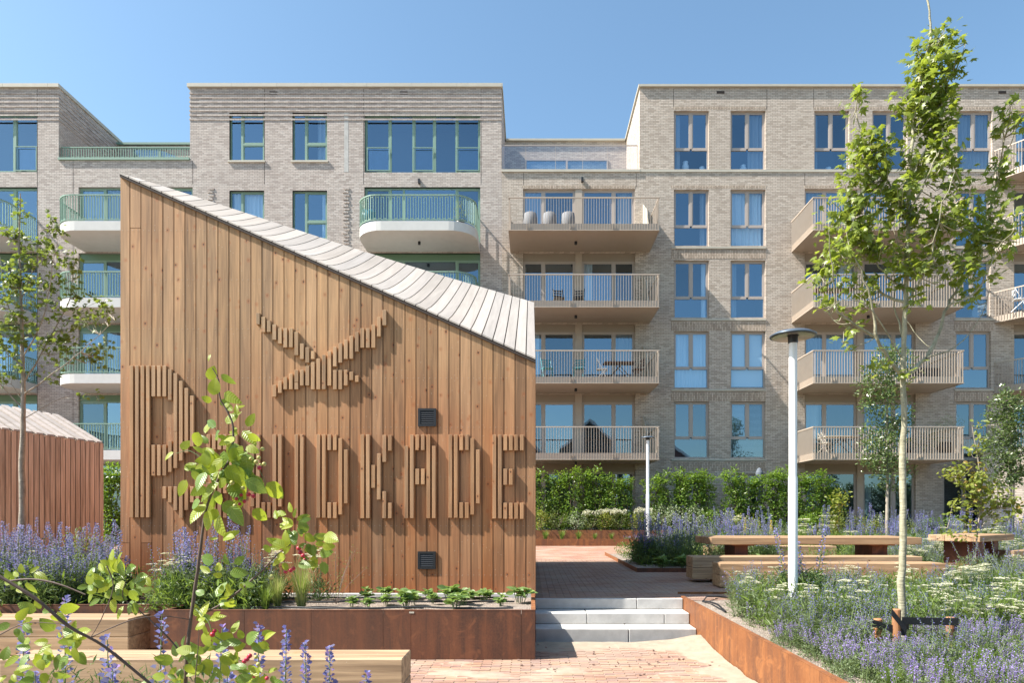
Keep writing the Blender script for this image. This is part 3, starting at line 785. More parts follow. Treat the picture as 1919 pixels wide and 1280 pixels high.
# ---- gabled houses across the garden (behind the camera, they show in the lower windows)
M['tile'] = plain('roof_tile', (.06,.065,.07), .5, var=.2, vs=6); M['darkwall'] = plain('dark_clad_wall', (.05,.06,.055), .8); M['redwall'] = plain('red_brick_wall', (.20,.08,.06), .8, var=.2)
for k, (x, w, zr, rm) in enumerate(((7.5, 7., 12.6, 'darkwall'), (-2, 9.0, 11.4, 'redwall'), (17.5, 8.5, 10.8, 'redwall'), (-15, 12, 10.4, 'darkwall'))):
    H = thing('gabled_house', ('dark clad house with white barge boards across the garden', 'red brick house with a tiled roof left of the dark gable', 'red brick house with a tiled roof right of the dark gable', 'wide dark house at the far left across the garden')[k], 'house', (x, -27, -.5))
    ez = zr-w*.42; b_ = MB()
    b_.add([(x-w/2,-27,-.7),(x+w/2,-27,-.7),(x+w/2,-27,ez),(x,-27,zr),(x-w/2,-27,ez)], [(0,1,2),(0,2,3),(0,3,4)]); b_.box(x-w/2, x+w/2, -38, -27.02, -.7, ez)
    part('wall', b_, M[rm], H)
    r_ = MB(); r_.quad((x-w/2-.3,-26.7,ez-.15),(x,-26.7,zr+.1),(x,-38,zr+.1),(x-w/2-.3,-38,ez-.15)); r_.quad((x+w/2+.3,-26.7,ez-.15),(x,-26.7,zr+.1),(x,-38,zr+.1),(x+w/2+.3,-38,ez-.15)); part('roof', r_, M['tile'], H)
    for s in (-1, 1):
        g_ = MB(); g_.hexa([(x+s*(w/2+.35),-26.75,ez-.45),(x,-26.75,zr-.2),(x,-26.65,zr-.2),(x+s*(w/2+.35),-26.65,ez-.45),(x+s*(w/2+.35),-26.75,ez-.1),(x,-26.75,zr+.15),(x,-26.65,zr+.15),(x+s*(w/2+.35),-26.65,ez-.1)]); part('barge_board', g_, M['white'], H)
    for wx in (-w/4, w/4):
        for wz in (1.2, 4.2):
            g_ = MB(); g_.box(x+wx-.6, x+wx+.6, -26.98, -26.9, wz, wz+1.5); part('window', g_, M['white'], H)
            g_ = MB(); g_.box(x+wx-.5, x+wx+.5, -26.9, -26.87, wz+.1, wz+1.4); part('pane', g_, M['black'], H)
# ------------------------------------------------------------------ the timber pavilion
PD = 9.0; pitch = 20.62*PD/FPX; PXL = PX(225, PD)
def frontz(x):      # front eave line, falling to the right
    px = x*FPX/PD + VX; return PZ(325 + (px-228)*(672-325)/(1004-228), PD)
bounds = [PXL] + [PX(243.4+20.62*k, PD) for k in range(37)] + [PX(1004.3, PD)]
XR = bounds[-1]
PV = thing('timber_pavilion', 'tall timber clad pavilion with a sloping white board roof and raised wooden lettering', 'pavilion', ((PXL+XR)/2, PD, .0))
rd = random.Random(11)
def plank(x0, x1, z0, z1a, z1b, y0=PD, name='plank', mat='plank'):
    o_ = MB(); yj = y0 + rd.uniform(-.0015, .0015); c = .003
    g = .0055; o_.hexa([(x0+g,yj,z0),(x1-g,yj,z0),(x1-g,yj+.02,z0),(x0+g,yj+.02,z0),(x0+g,yj,z1a),(x1-g,yj,z1b),(x1-g,yj+.02,z1b),(x0+g,yj+.02,z1a)])
    return part(name, o_, M[mat], PV, origin=((x0+x1)/2, y0, z0))
splits = {1: [PZ(427, PD)], 0: [PZ(1018, PD)], 2: [PZ(1018, PD)]}
for k in range(len(bounds)-1):
    a, b = bounds[k], bounds[k+1]; z = .075; zz = [z] + sorted(splits.get(k, []))
    for j, z0 in enumerate(zz):
        last = j == len(zz)-1
        plank(a, b, z0+(.003 if j else 0), frontz(a)-.035 if last else zz[j+1]-.003, frontz(b)-.035 if last else zz[j+1]-.003)
# roof: front edge is the eave line, the ridge runs diagonally from front left to back right
def ridge(x):
    t = (x-PXL)/(XR-PXL); return PD + 4.4*t**1.15 + .02, 5.66 - .33*t - .10*math.sin(math.pi*t)
BY = 16.0
def backz(x): t = (x-PXL)/(XR-PXL); return 3.1 + .6*t
def profile(x):
    yr, zr = ridge(x); zf = frontz(x); pts = []
    t = (x-PXL)/(XR-PXL); ex = 1 + .15*math.sin(math.pi*min(1, t*1.05))
    for i in range(9):
        s = i/8; pts.append((PD-.03+(yr-PD+.03)*s, zf+(zr-zf)*s**ex))
    for i in range(1, 4):
        s = i/3; pts.append((yr+(BY-yr)*s, zr+(backz(x)-zr)*s))
    return pts
for k in range(len(bounds)-1):
    a, b = bounds[k]+.007, bounds[k+1]-.007; pa, pb = profile(a), profile(b); n = len(pa)
    V = []
    for (ya, za), (yb, zb) in zip(pa, pb): V += [(a,ya,za),(b,yb,zb),(b,yb,zb-.022),(a,ya,za-.022)]
    F = []
    for i in range(n-1):
        for j in range(4): F.append((4*i+j, 4*i+(j+1) % 4, 4*i+4+(j+1) % 4, 4*i+4+j))
    F += [(0,3,2,1), (4*n-4, 4*n-3, 4*n-2, 4*n-1)]
    o_ = MB(); o_.add(V, F); part('roof_board', o_, M['roofwood'], PV, origin=((a+b)/2, PD, 4))
# dark membrane under the boards, walls behind the cladding
V = []; n = 12; NX = 30
for i in range(NX+1):
    x = PXL+.002+(XR-PXL-.004)*i/NX
    for (y, z) in profile(x): V += [(x, y+.012, z-.03)]
F = [(i*n+j, (i+1)*n+j, (i+1)*n+j+1, i*n+j+1) for i in range(NX) for j in range(n-1)]
o_ = MB(); o_.add(V, F); part('roof_membrane', o_, M['dark'], PV)
o_ = MB()
V = [(PXL+.01, PD+.024, .05), (XR-.01, PD+.024, .05), (XR-.01, PD+.024, frontz(XR)-.05), (PXL+.01, PD+.024, frontz(PXL)-.05)]; o_.quad(*V)
o_.hexa([(PXL+.01,PD-.026,frontz(PXL)-.062),(XR-.005,PD-.026,frontz(XR)-.062),(XR-.005,PD+.0,frontz(XR)-.062),(PXL+.01,PD+.0,frontz(PXL)-.062),
         (PXL+.01,PD-.026,frontz(PXL)-.028),(XR-.005,PD-.026,frontz(XR)-.028),(XR-.005,PD+.0,frontz(XR)-.028),(PXL+.01,PD+.0,frontz(PXL)-.028)])
part('backing', o_, M['dark'], PV)
for sx, x in ((-1, PXL+.012), (1, XR-.012)):       # side walls: boards running up to the roof profile
    pr = profile(x); y = PD+.03
    def topz(yy):
        for (y0, z0), (y1, z1) in zip(pr, pr[1:]):
            if y0 <= yy <= y1: return z0+(z1-z0)*(yy-y0)/(y1-y0+1e-9)
        return pr[-1][1]
    while y < BY-.02:
        e = min(y+.145, BY); o_ = MB(); w = .02
        xa, xb = (x-w, x) if sx < 0 else (x, x+w-.01)
        o_.hexa([(xa,y+.003,.05),(xb,y+.003,.05),(xb,e-.003,.05),(xa,e-.003,.05),(xa,y+.003,topz(y)-.05),(xb,y+.003,topz(y)-.05),(xb,e-.003,topz(e)-.05),(xa,e-.003,topz(e)-.05)])
        part('side_plank', o_, M['plank'], PV, origin=(x, y, .05)); y = e
o_ = MB(); o_.quad((PXL, BY-.01, .05), (XR, BY-.01, .05), (XR, BY-.01, backz(XR)-.04), (PXL, BY-.01, backz(PXL)-.04)); part('back_wall', o_, M['dark'], PV)
# raised battens: bird-like swoosh, large initial, and the lettering
B = []
def add(n, *segs, conv=None):
    for a, b in segs: B.append((n, conv(a), conv(b)))
c1 = lambda z: 670+z/4.129
for n in range(4): add(n, (63, 1240), conv=c1)
for n in (4, 5): add(n, (63, 302), (678, 916), conv=c1)
add(6, (63, 302), (678, 916), (1000, 1093), conv=c1); add(7, (90, 330), (648, 888), (1000, 1125), conv=c1)
add(8, (122, 573), (576, 858), (1000, 1185), conv=c1); add(9, (182, 800), (1000, 1245), conv=c1); add(10, (237, 738), (1000, 1183), conv=c1)
add(11, (297, 690), (1000, 1123), conv=c1); add(12, (1000, 1093), conv=c1)
idt = lambda z: z
T, BT = 814.3, 971
for n, s in ((14, [(T, 843), (905, BT)]), (15, [(T, 843), (891, BT)]), (16, [(T, 843), (876, BT)]), (17, [(T, 843), (858, 925), (942, BT)]), (18, [(T, 905), (942, BT)]), (19, [(T, 890), (942, BT)])): add(n, *s, conv=idt)
add(22, (T, 950), conv=idt); add(23, (T, BT), conv=idt); add(24, (942, BT), conv=idt); add(25, (942, BT), conv=idt); add(26, (T, BT), conv=idt); add(27, (T, 950), conv=idt)
add(30, (T, BT), conv=idt); add(31, (T, BT), conv=idt)
for s in (34, 58):
    add(s, (T, BT), conv=idt); add(s+1, (T, BT), conv=idt)
    for q in (2, 3): add(s+q, (T, 844), (942, BT+.7), conv=idt)
    add(s+4, (821.5, 965), conv=idt); add(s+5, (843, 944), conv=idt)
c4 = lambda z: 760+z/3.5545
add(42, (193, 753), conv=c4); add(43, (193, 753), conv=c4); add(44, (398, 550), conv=c4); add(45, (320, 628), conv=c4); add(46, (197, 377), (573, 753), conv=c4); add(47, (197, 302), (650, 753), conv=c4)
add(50, (270, 753), conv=c4); add(51, (195, 753), conv=c4); add(52, (195, 298), (423, 527), conv=c4); add(53, (195, 298), (423, 527), conv=c4); add(54, (195, 753), conv=c4); add(55, (270, 753), conv=c4)
add(66, (195, 755), conv=c4); add(67, (195, 755), conv=c4)
for n in (68, 69): add(n, (195, 300), (423, 530), (650, 757), conv=c4)
for n in (70, 71): add(n, (195, 300), (650, 757), conv=c4)
cs = lambda z: 570+z/6.736
sw = {23:(110,255),24:(160,353),25:(205,350),26:(255,450),27:(303,498),28:(303,547),29:(303,545),30:(350,645),31:(498,693),32:(545,740),33:(593,693),34:(688,1077),35:(640,1075),36:(593,1030),37:(538,787),38:(492,740),39:(447,693),40:(400,690),41:(352,600),42:(303,550),43:(303,550),44:(257,550),45:(160,408),46:(72,267)}
for n, s in sw.items(): add(n, s, conv=cs)
for n, s in ((33,(733,1077)),(26,(1020,1170)),(27,(970,1122)),(28,(923,1077)),(29,(877,1077)),(30,(830,985)),(30,(991,1077)),(31,(830,1028)),(32,(782,1028)),(37,(833,1077)),(38,(833,1077)),(39,(830,1028)),(40,(855,960)),(41,(903,983))): add(n, s, conv=cs)
BF = PD-.047; sc_ = BF/FPX
for n, ya, yb in B:
    x = (242.6+10.31*n-VX)*sc_; w = 6.7*sc_; o_ = MB()
    o_.box(x, x+w, BF, PD-.002, PZ(yb, BF), PZ(ya, BF)); bevelled(part('batten', o_, M['batten'], PV, origin=(x, PD, PZ(yb, BF))), .0025)
# louvred vents
for (xa, ya, xb, yb) in ((783.8, 766, 817.5, 799.5), (783, 1034, 816.5, 1067)):
    x0, x1, z0, z1 = PX(xa, PD), PX(xb, PD), PZ(yb, PD), PZ(ya, PD); v_ = MB(); w = .03; y = PD-.02
    v_.box(x0,x1,y,PD-.001,z0,z0+w); v_.box(x0,x1,y,PD-.001,z1-w,z1); v_.box(x0,x0+w,y,PD-.001,z0+w,z1-w); v_.box(x1-w,x1,y,PD-.001,z0+w,z1-w); v_.box(x0+w,x1-w,PD-.006,PD-.0015,z0+w,z1-w)
    vo = part('vent', v_, M['black'], PV, origin=(x0, PD, z0))
    for j in range(6):
        zz = z0+w+.008+j*(z1-z0-2*w-.01)/6; s_ = MB(); s_.hexa([(x0+w,y+.001,zz),(x1-w,y+.001,zz),(x1-w,y+.004,zz),(x0+w,y+.004,zz),(x0+w,y+.012,zz+.02),(x1-w,y+.012,zz+.02),(x1-w,y+.015,zz+.02),(x0+w,y+.015,zz+.02)])
        link('louvre', s_.mesh('louvre', M['black'], off=(x0, PD, z0)), vo)
nl = MB()      # nail heads
for k in range(len(bounds)-1):
    for z in (.35, 1.0, 1.65, 2.3, 2.95, 3.6, 4.25, 4.9):
        if z < frontz(bounds[k+1])-.1:
            for q in (.25, .75): x = bounds[k]+(bounds[k+1]-bounds[k])*q; nl.box(x-.003, x+.003, PD-.003, PD-.001, z-.003, z+.003)
o_ = part('nail_heads', nl, M['coping'], PV); o_['kind'] = 'stuff'

# ------------------------------------------------------------------ small slatted pavilion at the left edge
SP = thing('slatted_shed', 'low brown slatted timber shed with a pale slatted roof at the left edge', 'shed', (-10.2, 13.5, 0))
A, Bp = Vector((-10.25, 12.55, 0)), Vector((-9.4, 15.0, 0)); d = (Bp-A); L = d.length; d.normalize(); nrm = Vector((d.y, -d.x, 0)); nsl = 24
zt = lambda s: PZ(803, 13.0)+(PZ(832, 15.0)-PZ(803, 13.0))*s
Cc = Bp + Vector((-.9, .5, 0))
o_ = MB(); Aw = A-nrm*.03; Bw = Bp-nrm*.03; Ew = Aw+Vector((-6, 0, 0)); Gw = Bw+Vector((-6.5, 1.5, 0))
o_.hexa([tuple(Ew), tuple(Aw), tuple(Bw), tuple(Gw)]+[(v.x, v.y, z_-.05) for v, z_ in ((Ew, 2.8), (Aw, zt(0)), (Bw, zt(1)), (Gw, 2.7))]); part('inner_wall', o_, M['dark'], SP)
for k in range(nsl):
    c = A+d*(L*(k+.5)/nsl); o_ = MB(); s = (k+.5)/nsl
    obox(o_, c.x, c.y, d.x, d.y, L/nsl-.018, .035, .02, zt(s)); part('slat', o_, M['slat'], SP, origin=(c.x, c.y, 0))
# front face to the left of the corner, with a dark opening and a hinged gate leaf
for k in range(14):
    x = A.x-.06-k*.1; o_ = MB(); o_.box(x-.082, x, A.y-.03, A.y, 2.0 if 0 < k < 5 else .02, zt(0)); part('slat', o_, M['slat'], SP, origin=(x, A.y, 0))
o_ = MB(); o_.box(A.x-.6, A.x-.12, A.y-.06, A.y-.035, 0, 1.75); part('gate_leaf', o_, M['steel_dk'], SP)
o_ = MB(); o_.lathe([(0,0),(.05,0),(.05,.12),(0,.12)], (A.x-.3, A.y-.12, 1.15), 10); part('gate_lock', o_, M['alu'], SP)
# roof slats run up and back to a ridge
rs = 12
for k in range(rs):
    s = (k+.5)/rs; c = A+d*(L*s); z0 = zt(s)
    up = Vector((-1.3, .5, .68)); q = c+up; w = L/rs*.31
    o_ = MB(); a1, a2 = c-d*w, c+d*w; b1, b2 = q-d*w, q+d*w
    a1, a2 = a1+nrm*.03, a2+nrm*.03
    zb = z0+up.z
    o_.hexa([(a1.x,a1.y,z0+.0),(a2.x,a2.y,z0+.0),(b2.x,b2.y,zb),(b1.x,b1.y,zb),(a1.x,a1.y,z0+.035),(a2.x,a2.y,z0+.035),(b2.x,b2.y,zb+.035),(b1.x,b1.y,zb+.035)])
    part('roof_slat', o_, M['slatroof'], SP, origin=tuple(c+Vector((0,0,z0))))
o_ = MB(); u0 = u1 = Vector((-1.3, .5, .68))
o_.quad((A.x,A.y,zt(0)-.01),(Bp.x,Bp.y,zt(1)-.01),(Bp.x+u1.x,Bp.y+u1.y,zt(1)+u1.z-.01),(A.x+u0.x,A.y+u0.y,zt(0)+u0.z-.01)); part('roof_membrane', o_, M['dark'], SP)

# ------------------------------------------------------------------ corten planters and walls
def panel(parent, x0, x1, y0, y1, z0, z1, mat='corten', name='steel_panel'):
    o_ = MB(); o_.box(x0, x1, y0, y1, z0, z1); return part(name, o_, M[mat], parent, origin=((x0+x1)/2, y0, z0))
PL = thing('steel_planter', 'long rust brown steel planter in front of the lettered timber pavilion', 'planter', (-2, 7.4, LOWZ))
PF = 7.36; zt_ = .11; xe = .047
xs = [PX(305, PF), PX(458, PF), PX(583, PF), PX(718, PF), PX(770, PF), PX(977, PF), xe]
for a, b in zip(xs, xs[1:]): panel(PL, a+.0015, b-.0015, PF, PF+.012, LOWZ-.02, zt_)
for a, b in zip(xs, xs[1:]): panel(PL, a+.001, b-.001, PF-.002, PF+.045, zt_+.0005, zt_+.006, name='rim')
panel(PL, xe-.012, xe, PF+.014, PD-.04, LOWZ-.02, zt_, 'corten_l'); panel(PL, xe-.045, xe+.002, PF+.047, PD-.04, zt_+.0005, zt_+.006, 'corten_l', 'rim')
panel(PL, xs[0], xs[0]+.012, PF+.014, 7.8, LOWZ-.02, zt_); panel(PL, xs[0]-.002, xs[0]+.04, PF+.047, 7.84, zt_+.0005, zt_+.006, name='rim')
o_ = MB(); o_.box(PX(767, PF), PX(776, PF), PF-.004, PF-.0005, zt_-.03, zt_-.012); part('bracket', o_, M['coping'], PL)
PL2 = thing('steel_planter', 'rust brown steel planter behind the rear left timber bench', 'planter', (-7, 7.8, LOWZ))
xs2 = [-12, -9.0, -6.6, -4.9, xs[0]]
for a, b in zip(xs2, xs2[1:]): panel(PL2, a+.0015, b-.0015, 7.8, 7.812, LOWZ-.02, zt_); panel(PL2, a+.001, b-.001, 7.798, 7.84, zt_+.0005, zt_+.006, name='rim')
def soilbed(name, x0, x1, y0, y1, z, seed=0, amp=.025):
    nx, ny = max(2, int((x1-x0)/.08)), max(2, int((y1-y0)/.08)); nx, ny = min(nx, 90), min(ny, 90); V = []
    for j in range(ny+1):
        for i in range(nx+1):
            x = x0+(x1-x0)*i/nx; y = y0+(y1-y0)*j/ny
            V.append((x, y, z+amp*mnoise.fractal(Vector((x*2.2, y*2.2, seed)), 1, 2, 4)))
    o_ = MB(); o_.add(V, [(j*(nx+1)+i, j*(nx+1)+i+1, (j+1)*(nx+1)+i+1, (j+1)*(nx+1)+i) for j in range(ny) for i in range(nx)])
    o = link(name, o_.mesh(name, M['soil'], smooth=True)); o['kind'] = 'structure'; return o
soilbed('soil', xs[0]+.012, xe-.012, PF+.012, PD+.02, .065, 1)
soilbed('soil', -12, xs[0], 7.812, 13.2, .05, 2)
o_ = MB(); o_.box(PX(470, 8.9), xe-.02, 8.92, 8.985, .02, .115); tag(bevelled(link('wall_plinth', o_.mesh('wall_plinth', M['conc'])), .006), 'pale concrete kerb along the foot of the timber pavilion wall', 'kerb')
# irrigation hoses in the planter
def hose(pts, r=.011): o_ = MB(); o_.tube(pts, r, 6); return o_.mesh('irrigation_hose', M['black'], smooth=True)
rr = random.Random(3)
for y, z, lab in ((8.62, .092, 'black irrigation hose nearest the timber wall'), (8.25, .092, 'black irrigation hose along the middle of the long planter'), (7.72, .092, 'black irrigation hose nearest the front rim of the long planter')):
    pts = [(-3.2+i*.2, y+.035*math.sin(i*.7+y*5)+rr.uniform(-.01,.01), z+rr.uniform(-.004,.006)) for i in range(16 if y < 8.5 else 15)]
    tag(link('irrigation_hose', hose(pts)), lab, 'hose')

# right bed: raised behind the steel wall
PR = thing('steel_planter', 'orange brown steel retaining wall of the flower bed right of the steps', 'planter', (2.07, 7, LOWZ))
ys = [9.42, 8.62, 7.72, 7.12, 6.85, 6.28, 5.50, 4.9, 4.2, 3.2]
WXR = 2.072
for a, b in zip(ys, ys[1:]): panel(PR, WXR, WXR+.012, b+.0015, a-.0015, LOWZ-.02, .018, 'corten_l')
for a, b in zip(ys, ys[1:]): panel(PR, WXR-.002, WXR+.045, b+.001, a-.001, .0185, .024, 'corten_l', 'rim')
panel(PR, WXR+.05, 3.4, 9.86, 9.872, -.1, .03, 'corten_l'); panel(PR, 3.402, 5.4, 9.86, 9.872, -.1, .03, 'corten_l')
soilbed('soil', WXR+.012, 12, 3.0, 9.86, -.03, 3, .03)
pts = [P(1385, 1122, 9.35), P(1345, 1121, 9.4), P(1325, 1124, 9.25), P(1317, 1130, 9.0), P(1330, 1136, 8.8), P(1345, 1146, 8.4), P(1360, 1157, 8.05)]
pts = [(p.x, p.y, .0+.02*(i % 3)) for i, p in enumerate(pts)]
tag(link('irrigation_hose', hose(pts, .013)), 'loop of black hose on bare soil at the corner of the right flower bed', 'hose')
# middle bed with low edging
PM = thing('steel_edging', 'low rust steel edging around the planted bed on the far side of the terrace', 'edging', (2.2, 14, 0))
panel(PM, 2.13, 2.145, 13.75, 16.6, -.05, .075, 'corten_l'); panel(PM, 2.13, 2.145, 16.603, 19.7, -.05, .075, 'corten_l'); panel(PM, 2.13, 5.0, 13.73, 13.748, -.05, .075); 
soilbed('soil', 2.145, 7.5, 13.75, 19.7, .03, 4)
soilbed('soil', 7.0, 30, 9.86, 26.0, .0, 5, .05)
soilbed('soil', 4.4, 7.05, 19.0, 26.0, .0, 6, .03)
# back planters under the facade: two stepped steel walls
PB = thing('steel_planter', 'stepped pair of low rust steel walls at the foot of the apartment hedge', 'planter', (4, 26, 0))
x = -22.
while x < 16:
    e = x+1.9; panel(PB, x+.002, e-.002, 25.5, 25.52, -.05, .25, 'corten_l'); panel(PB, x+.002, e-.002, 26.05, 26.07, .1, .57, 'corten_l'); x = e
soilbed('soil', -22, 16, 25.52, 26.05, .17, 7, .03)
soilbed('soil', -22, 27, 26.07, 28.88, .53, 8, .04)

# ------------------------------------------------------------------ timber benches and tables
def beam_mesh(o_): bevelled(o_, .007)
def bench(label, x0, x1, y0, y1, z0, z1, group=None, split=True, feet=True):
    t = thing('timber_bench', label, 'bench', ((x0+x1)/2, (y0+y1)/2, z0-.06), 0, group)
    zm = (z0+z1)/2
    for a, b in (((z0, zm-.001), (zm+.001, z1)) if split else ((z0, z1),)):
        o_ = MB(); o_.box(x0, x1, y0, y1, a, b); bevelled(part('beam', o_, M['oak'], t, origin=(x0, y0, a)), .008)
    if feet:
        for u in (.12, .5, .88):
            o_ = MB(); xx = x0+(x1-x0)*u; o_.box(xx-.06, xx+.06, y0+.05, y1-.05, z0-.075, z0-.001); part('foot', o_, M['steel_dk'], t)
    return t
bench('long timber beam bench in the foreground at the lower left', -4.1, -.99, 5.26, 5.63, -.37, .03)
bench('timber beam bench behind the foreground one, against the left steel planter', -8.2, -4.30, 7.29, 7.72, -.36, .03)
bench('nearest timber bench beside the flower bed, right of the brick terrace', 2.95, 6.5, 10.66, 11.1, .01, .385)
bench('timber bench in pavilion shade, right in front of the long table', 2.72, 6.6, 11.5, 11.96, .06, .44)
bench('timber bench on the far side of the long table', 4.0, 6.9, 15.4, 15.85, .07, .44)
T1 = thing('timber_table', 'long timber table on rust steel legs right of the terrace', 'table', (5, 12.4, 0))
for k in range(3):
    y0 = 11.9+k*.385; o_ = MB(); o_.box(3.14, 6.82, y0+.002, y0+.383, .625, .75); bevelled(part('plank', o_, M['oaktop'], T1, origin=(3.14, y0, .625)), .007)
for xa, xb in ((PX(1371, 12.3), PX(1395, 12.3)), (PX(1624, 12.3), PX(1652, 12.3))):
    o_ = MB(); o_.box(xa, xb, 12.1, 12.75, -.02, .60); l_ = part('leg', o_, M['steel_dk'], T1)
    o_ = MB(); o_.box(xa-.08, xb+.08, 12.0, 12.9, .602, .623); part('bracket', o_, M['steel_dk'], T1)
T2 = thing('timber_table', 'short timber table on a rust steel leg, behind the berry bush at the right', 'table', (8.6, 13.2, 0), math.radians(38))
def lpart(name, x0, x1, y0, y1, z0, z1, mat, par, bev=0):
    o_ = MB(); o_.box(x0, x1, y0, y1, z0, z1); q = link(name, o_.mesh(name, mat), par)
    if bev: bevelled(q, bev)
    return q
T2.location = (8.75, 13.55, 0)
for k in range(3): lpart('plank', -.9, .9, -.45+k*.3, -.452+.298+k*.3, .64, .76, M['oaktop'], T2, .007)
lpart('leg', -.55, -.25, -.3, .3, -.02, .638, M['steel_dk'], T2); lpart('leg', .25, .5, -.3, .3, -.02, .638, M['steel_dk'], T2)
B2 = thing('timber_bench', 'timber bench at the right edge beside the short table', 'bench', (10.6, 13.6, 0), math.radians(8))
lpart('beam', -1.3, 1.8, -.22, .22, .05, .25, M['oak'], B2, .008); lpart('beam', -1.3, 1.8, -.22, .22, .252, .45, M['oak'], B2, .008)

# ------------------------------------------------------------------ lamps
def lamp(label, x, y, z0, z1, R, r):
    t = thing('street_lamp', label, 'lamp', (x, y, z0)); base = (x, y, 0)
    p = MB(); p.lathe([(r*1.15, z0), (r*1.15, z0+1.6), (r, z0+1.62), (r, z1-.11)], base, 20); part('pole', p, M['white'], t, smooth=True)
    h = MB(); h.lathe([(r*1.2, z1-.12), (r*1.25, z1-.02)], base, 16); h.lathe([(0, z1-.12), (r*1.2, z1-.12)], base, 16); ho = part('hub', h, M['black'], t, smooth=True)
    d_ = MB(); d_.lathe([(0, z1+.03), (R*.4, z1+.026), (R*.8, z1+.0), (R, z1-.03), (R, z1-.042), (R*.9, z1-.045)], base, 40); part('lamp_shade', d_, M['alu'], t, smooth=True)
    g = MB(); g.lathe([(R*.9, z1-.05), (R*.4, z1-.03), (r*1.5, z1-.03)], base, 40); part('lens', g, M['lampglass'], t, smooth=True)
lamp('tall near lamp with white pole and flat grey disc head beside the young tree', PX(1486, 8), 8.0, -.02, PZ(624, 8), .262, .046)
lamp('small distant lamp with white pole and flat disc head in front of the hedge', PX(1214, 24.5), 24.5, .3, PZ(819, 24.5), .245, .055)
# ------------------------------------------------------------------ things on the balconies
M['wicker'] = plain('grey_wicker', (.17,.175,.19), .8, var=.15, vs=30); M['teal'] = plain('teal_paint', (.03,.22,.28), .5); M['brownw'] = plain('dark_wood', (.08,.04,.03), .5); M['bluepot'] = plain('blue_pot', (.03,.16,.24), .3)
fl = lambda lv: LZ[lv]+.26
for px, lab in ((994, 'left'), (1030, 'middle'), (1065, 'right')):
    t = thing('tub_chair', lab+' of three grey woven tub chairs on the top beige balcony', 'chair', (PX(px, 27.7), 27.7, fl(5)), 0, 'tub chairs on the balcony')
    a = MB(); a.lathe([(.24, .12), (.29, .2), (.29, .5), (.25, .82), (.22, .84), (.19, .8)], (0, 0, 0), 14); link('shell', a.mesh('shell', M['wicker'], smooth=True), t)
    for q in range(4):
        an = math.pi/4+q*math.pi/2; a = MB(); a.tube([(.17*math.cos(an), .17*math.sin(an), .13), (.22*math.cos(an), .22*math.sin(an), 0)], .02, 6); link('leg', a.mesh('leg', M['brownw']), t)
def folding_chair(label, x, y, z, rz, mat, g=None):
    t = thing('folding_chair', label, 'chair', (x, y, z), rz, g)
    lpart('seat', -.2, .2, -.2, .2, .43, .46, M[mat], t); 
    for k in range(3): lpart('back_slat', -.2, .2, .19, .21, .58+k*.1, .64+k*.1, M[mat], t)
    for sx in (-.2, .2):
        a = MB(); a.tube([(sx, -.22, 0), (sx, .2, .9)], .014, 5); link('leg', a.mesh('leg', M[mat]), t)
        a = MB(); a.tube([(sx*.9, .24, 0), (sx*.9, -.2, .45)], .014, 5); link('leg', a.mesh('leg', M[mat]), t)
def small_table(label, x, y, z, w, d_, h, mat, rz=0):
    t = thing('balcony_table', label, 'table', (x, y, z), rz); lpart('tabletop', -w/2, w/2, -d_/2, d_/2, h-.04, h, M[mat], t)
    for sx in (-1, 1):
        for sy in (-1, 1): a = MB(); a.tube([(sx*w*.42, sy*d_*.4, 0), (-sx*w*.1, sy*d_*.4, h-.04)], .016, 5); link('leg', a.mesh('leg', M['black']), t)
small_table('dark folding table with crossed legs on the third storey beige balcony', PX(1160, 27.6), 27.6, fl(3), 1.25, .6, .74, 'brownw')
folding_chair('white folding chair left of the dark balcony table', PX(1128, 27.5), 27.5, fl(3), 1.4, 'white')
folding_chair('dark folding chair right of the dark balcony table', PX(1196, 27.5), 27.5, fl(3), -1.4, 'brownw')
folding_chair('teal chair at the left end of the third storey beige balcony', PX(1025, 27.3), 27.3, fl(3), .3, 'teal')
folding_chair('teal chair left of the white folding chair', PX(1085, 27.3), 27.3, fl(3), -.3, 'teal')
folding_chair('dark chair left of another on the fourth storey beige balcony', PX(1047, 27.5), 27.5, fl(4)-.12, .2, 'black'); folding_chair('dark chair right of another on the fourth storey beige balcony', PX(1085, 27.5), 27.5, fl(4)-.12, -.2, 'black')
folding_chair('white chair on the far right fourth storey balcony', PX(1910, 28), 28.0, fl(4), 1.2, 'white')
small_table('weathered table on the lowest right beige balcony', PX(1575, 27.6), 27.6, fl(2), 1.5, .8, .74, 'coping')
folding_chair('pale slatted chair left of the weathered table', PX(1545, 27.3), 27.3, fl(2), .8, 'coping'); folding_chair('pale slatted chair right of the weathered table', PX(1612, 27.5), 27.5, fl(2), -1., 'coping')
small_table('brown bench table on the fourth storey right balcony', PX(1555, 27.6), 27.6, fl(4), 1.8, .6, .7, 'brownw')
def pot(label, x, y, z, r, h, mat, cat='pot'):
    a = MB(); a.lathe([(0, 0), (r*.7, 0), (r, h*.6), (r*.85, h), (r*.75, h), (r*.7, h*.9), (0, h*.9)], (0, 0, 0), 16); o = link('plant_pot', a.mesh('plant_pot', M[mat], smooth=True), None, (x, y, z)); return tag(o, label, cat)
pot('big glazed blue pot at the left end of the rounded green balcony', PX(690, 27.6), 27.6, LZ[5]+.37, .34, .75, 'bluepot'); pot('small dark pot at the right end of the rounded green balcony', PX(862, 27.5), 27.5, LZ[5]+.37, .2, .35, 'black')
pot('dark pot holding a shrub on the lowest right balcony', PX(1770, 27.6), 27.6, fl(2), .28, .5, 'black')
a = MB(); a.box(PX(1690, 27.6), PX(1756, 27.6), 27.4, 27.75, fl(3), fl(3)+.5); tag(bevelled(link('storage_box', a.mesh('storage_box', M['black'])), .02), 'black storage box on the third storey right balcony', 'box')
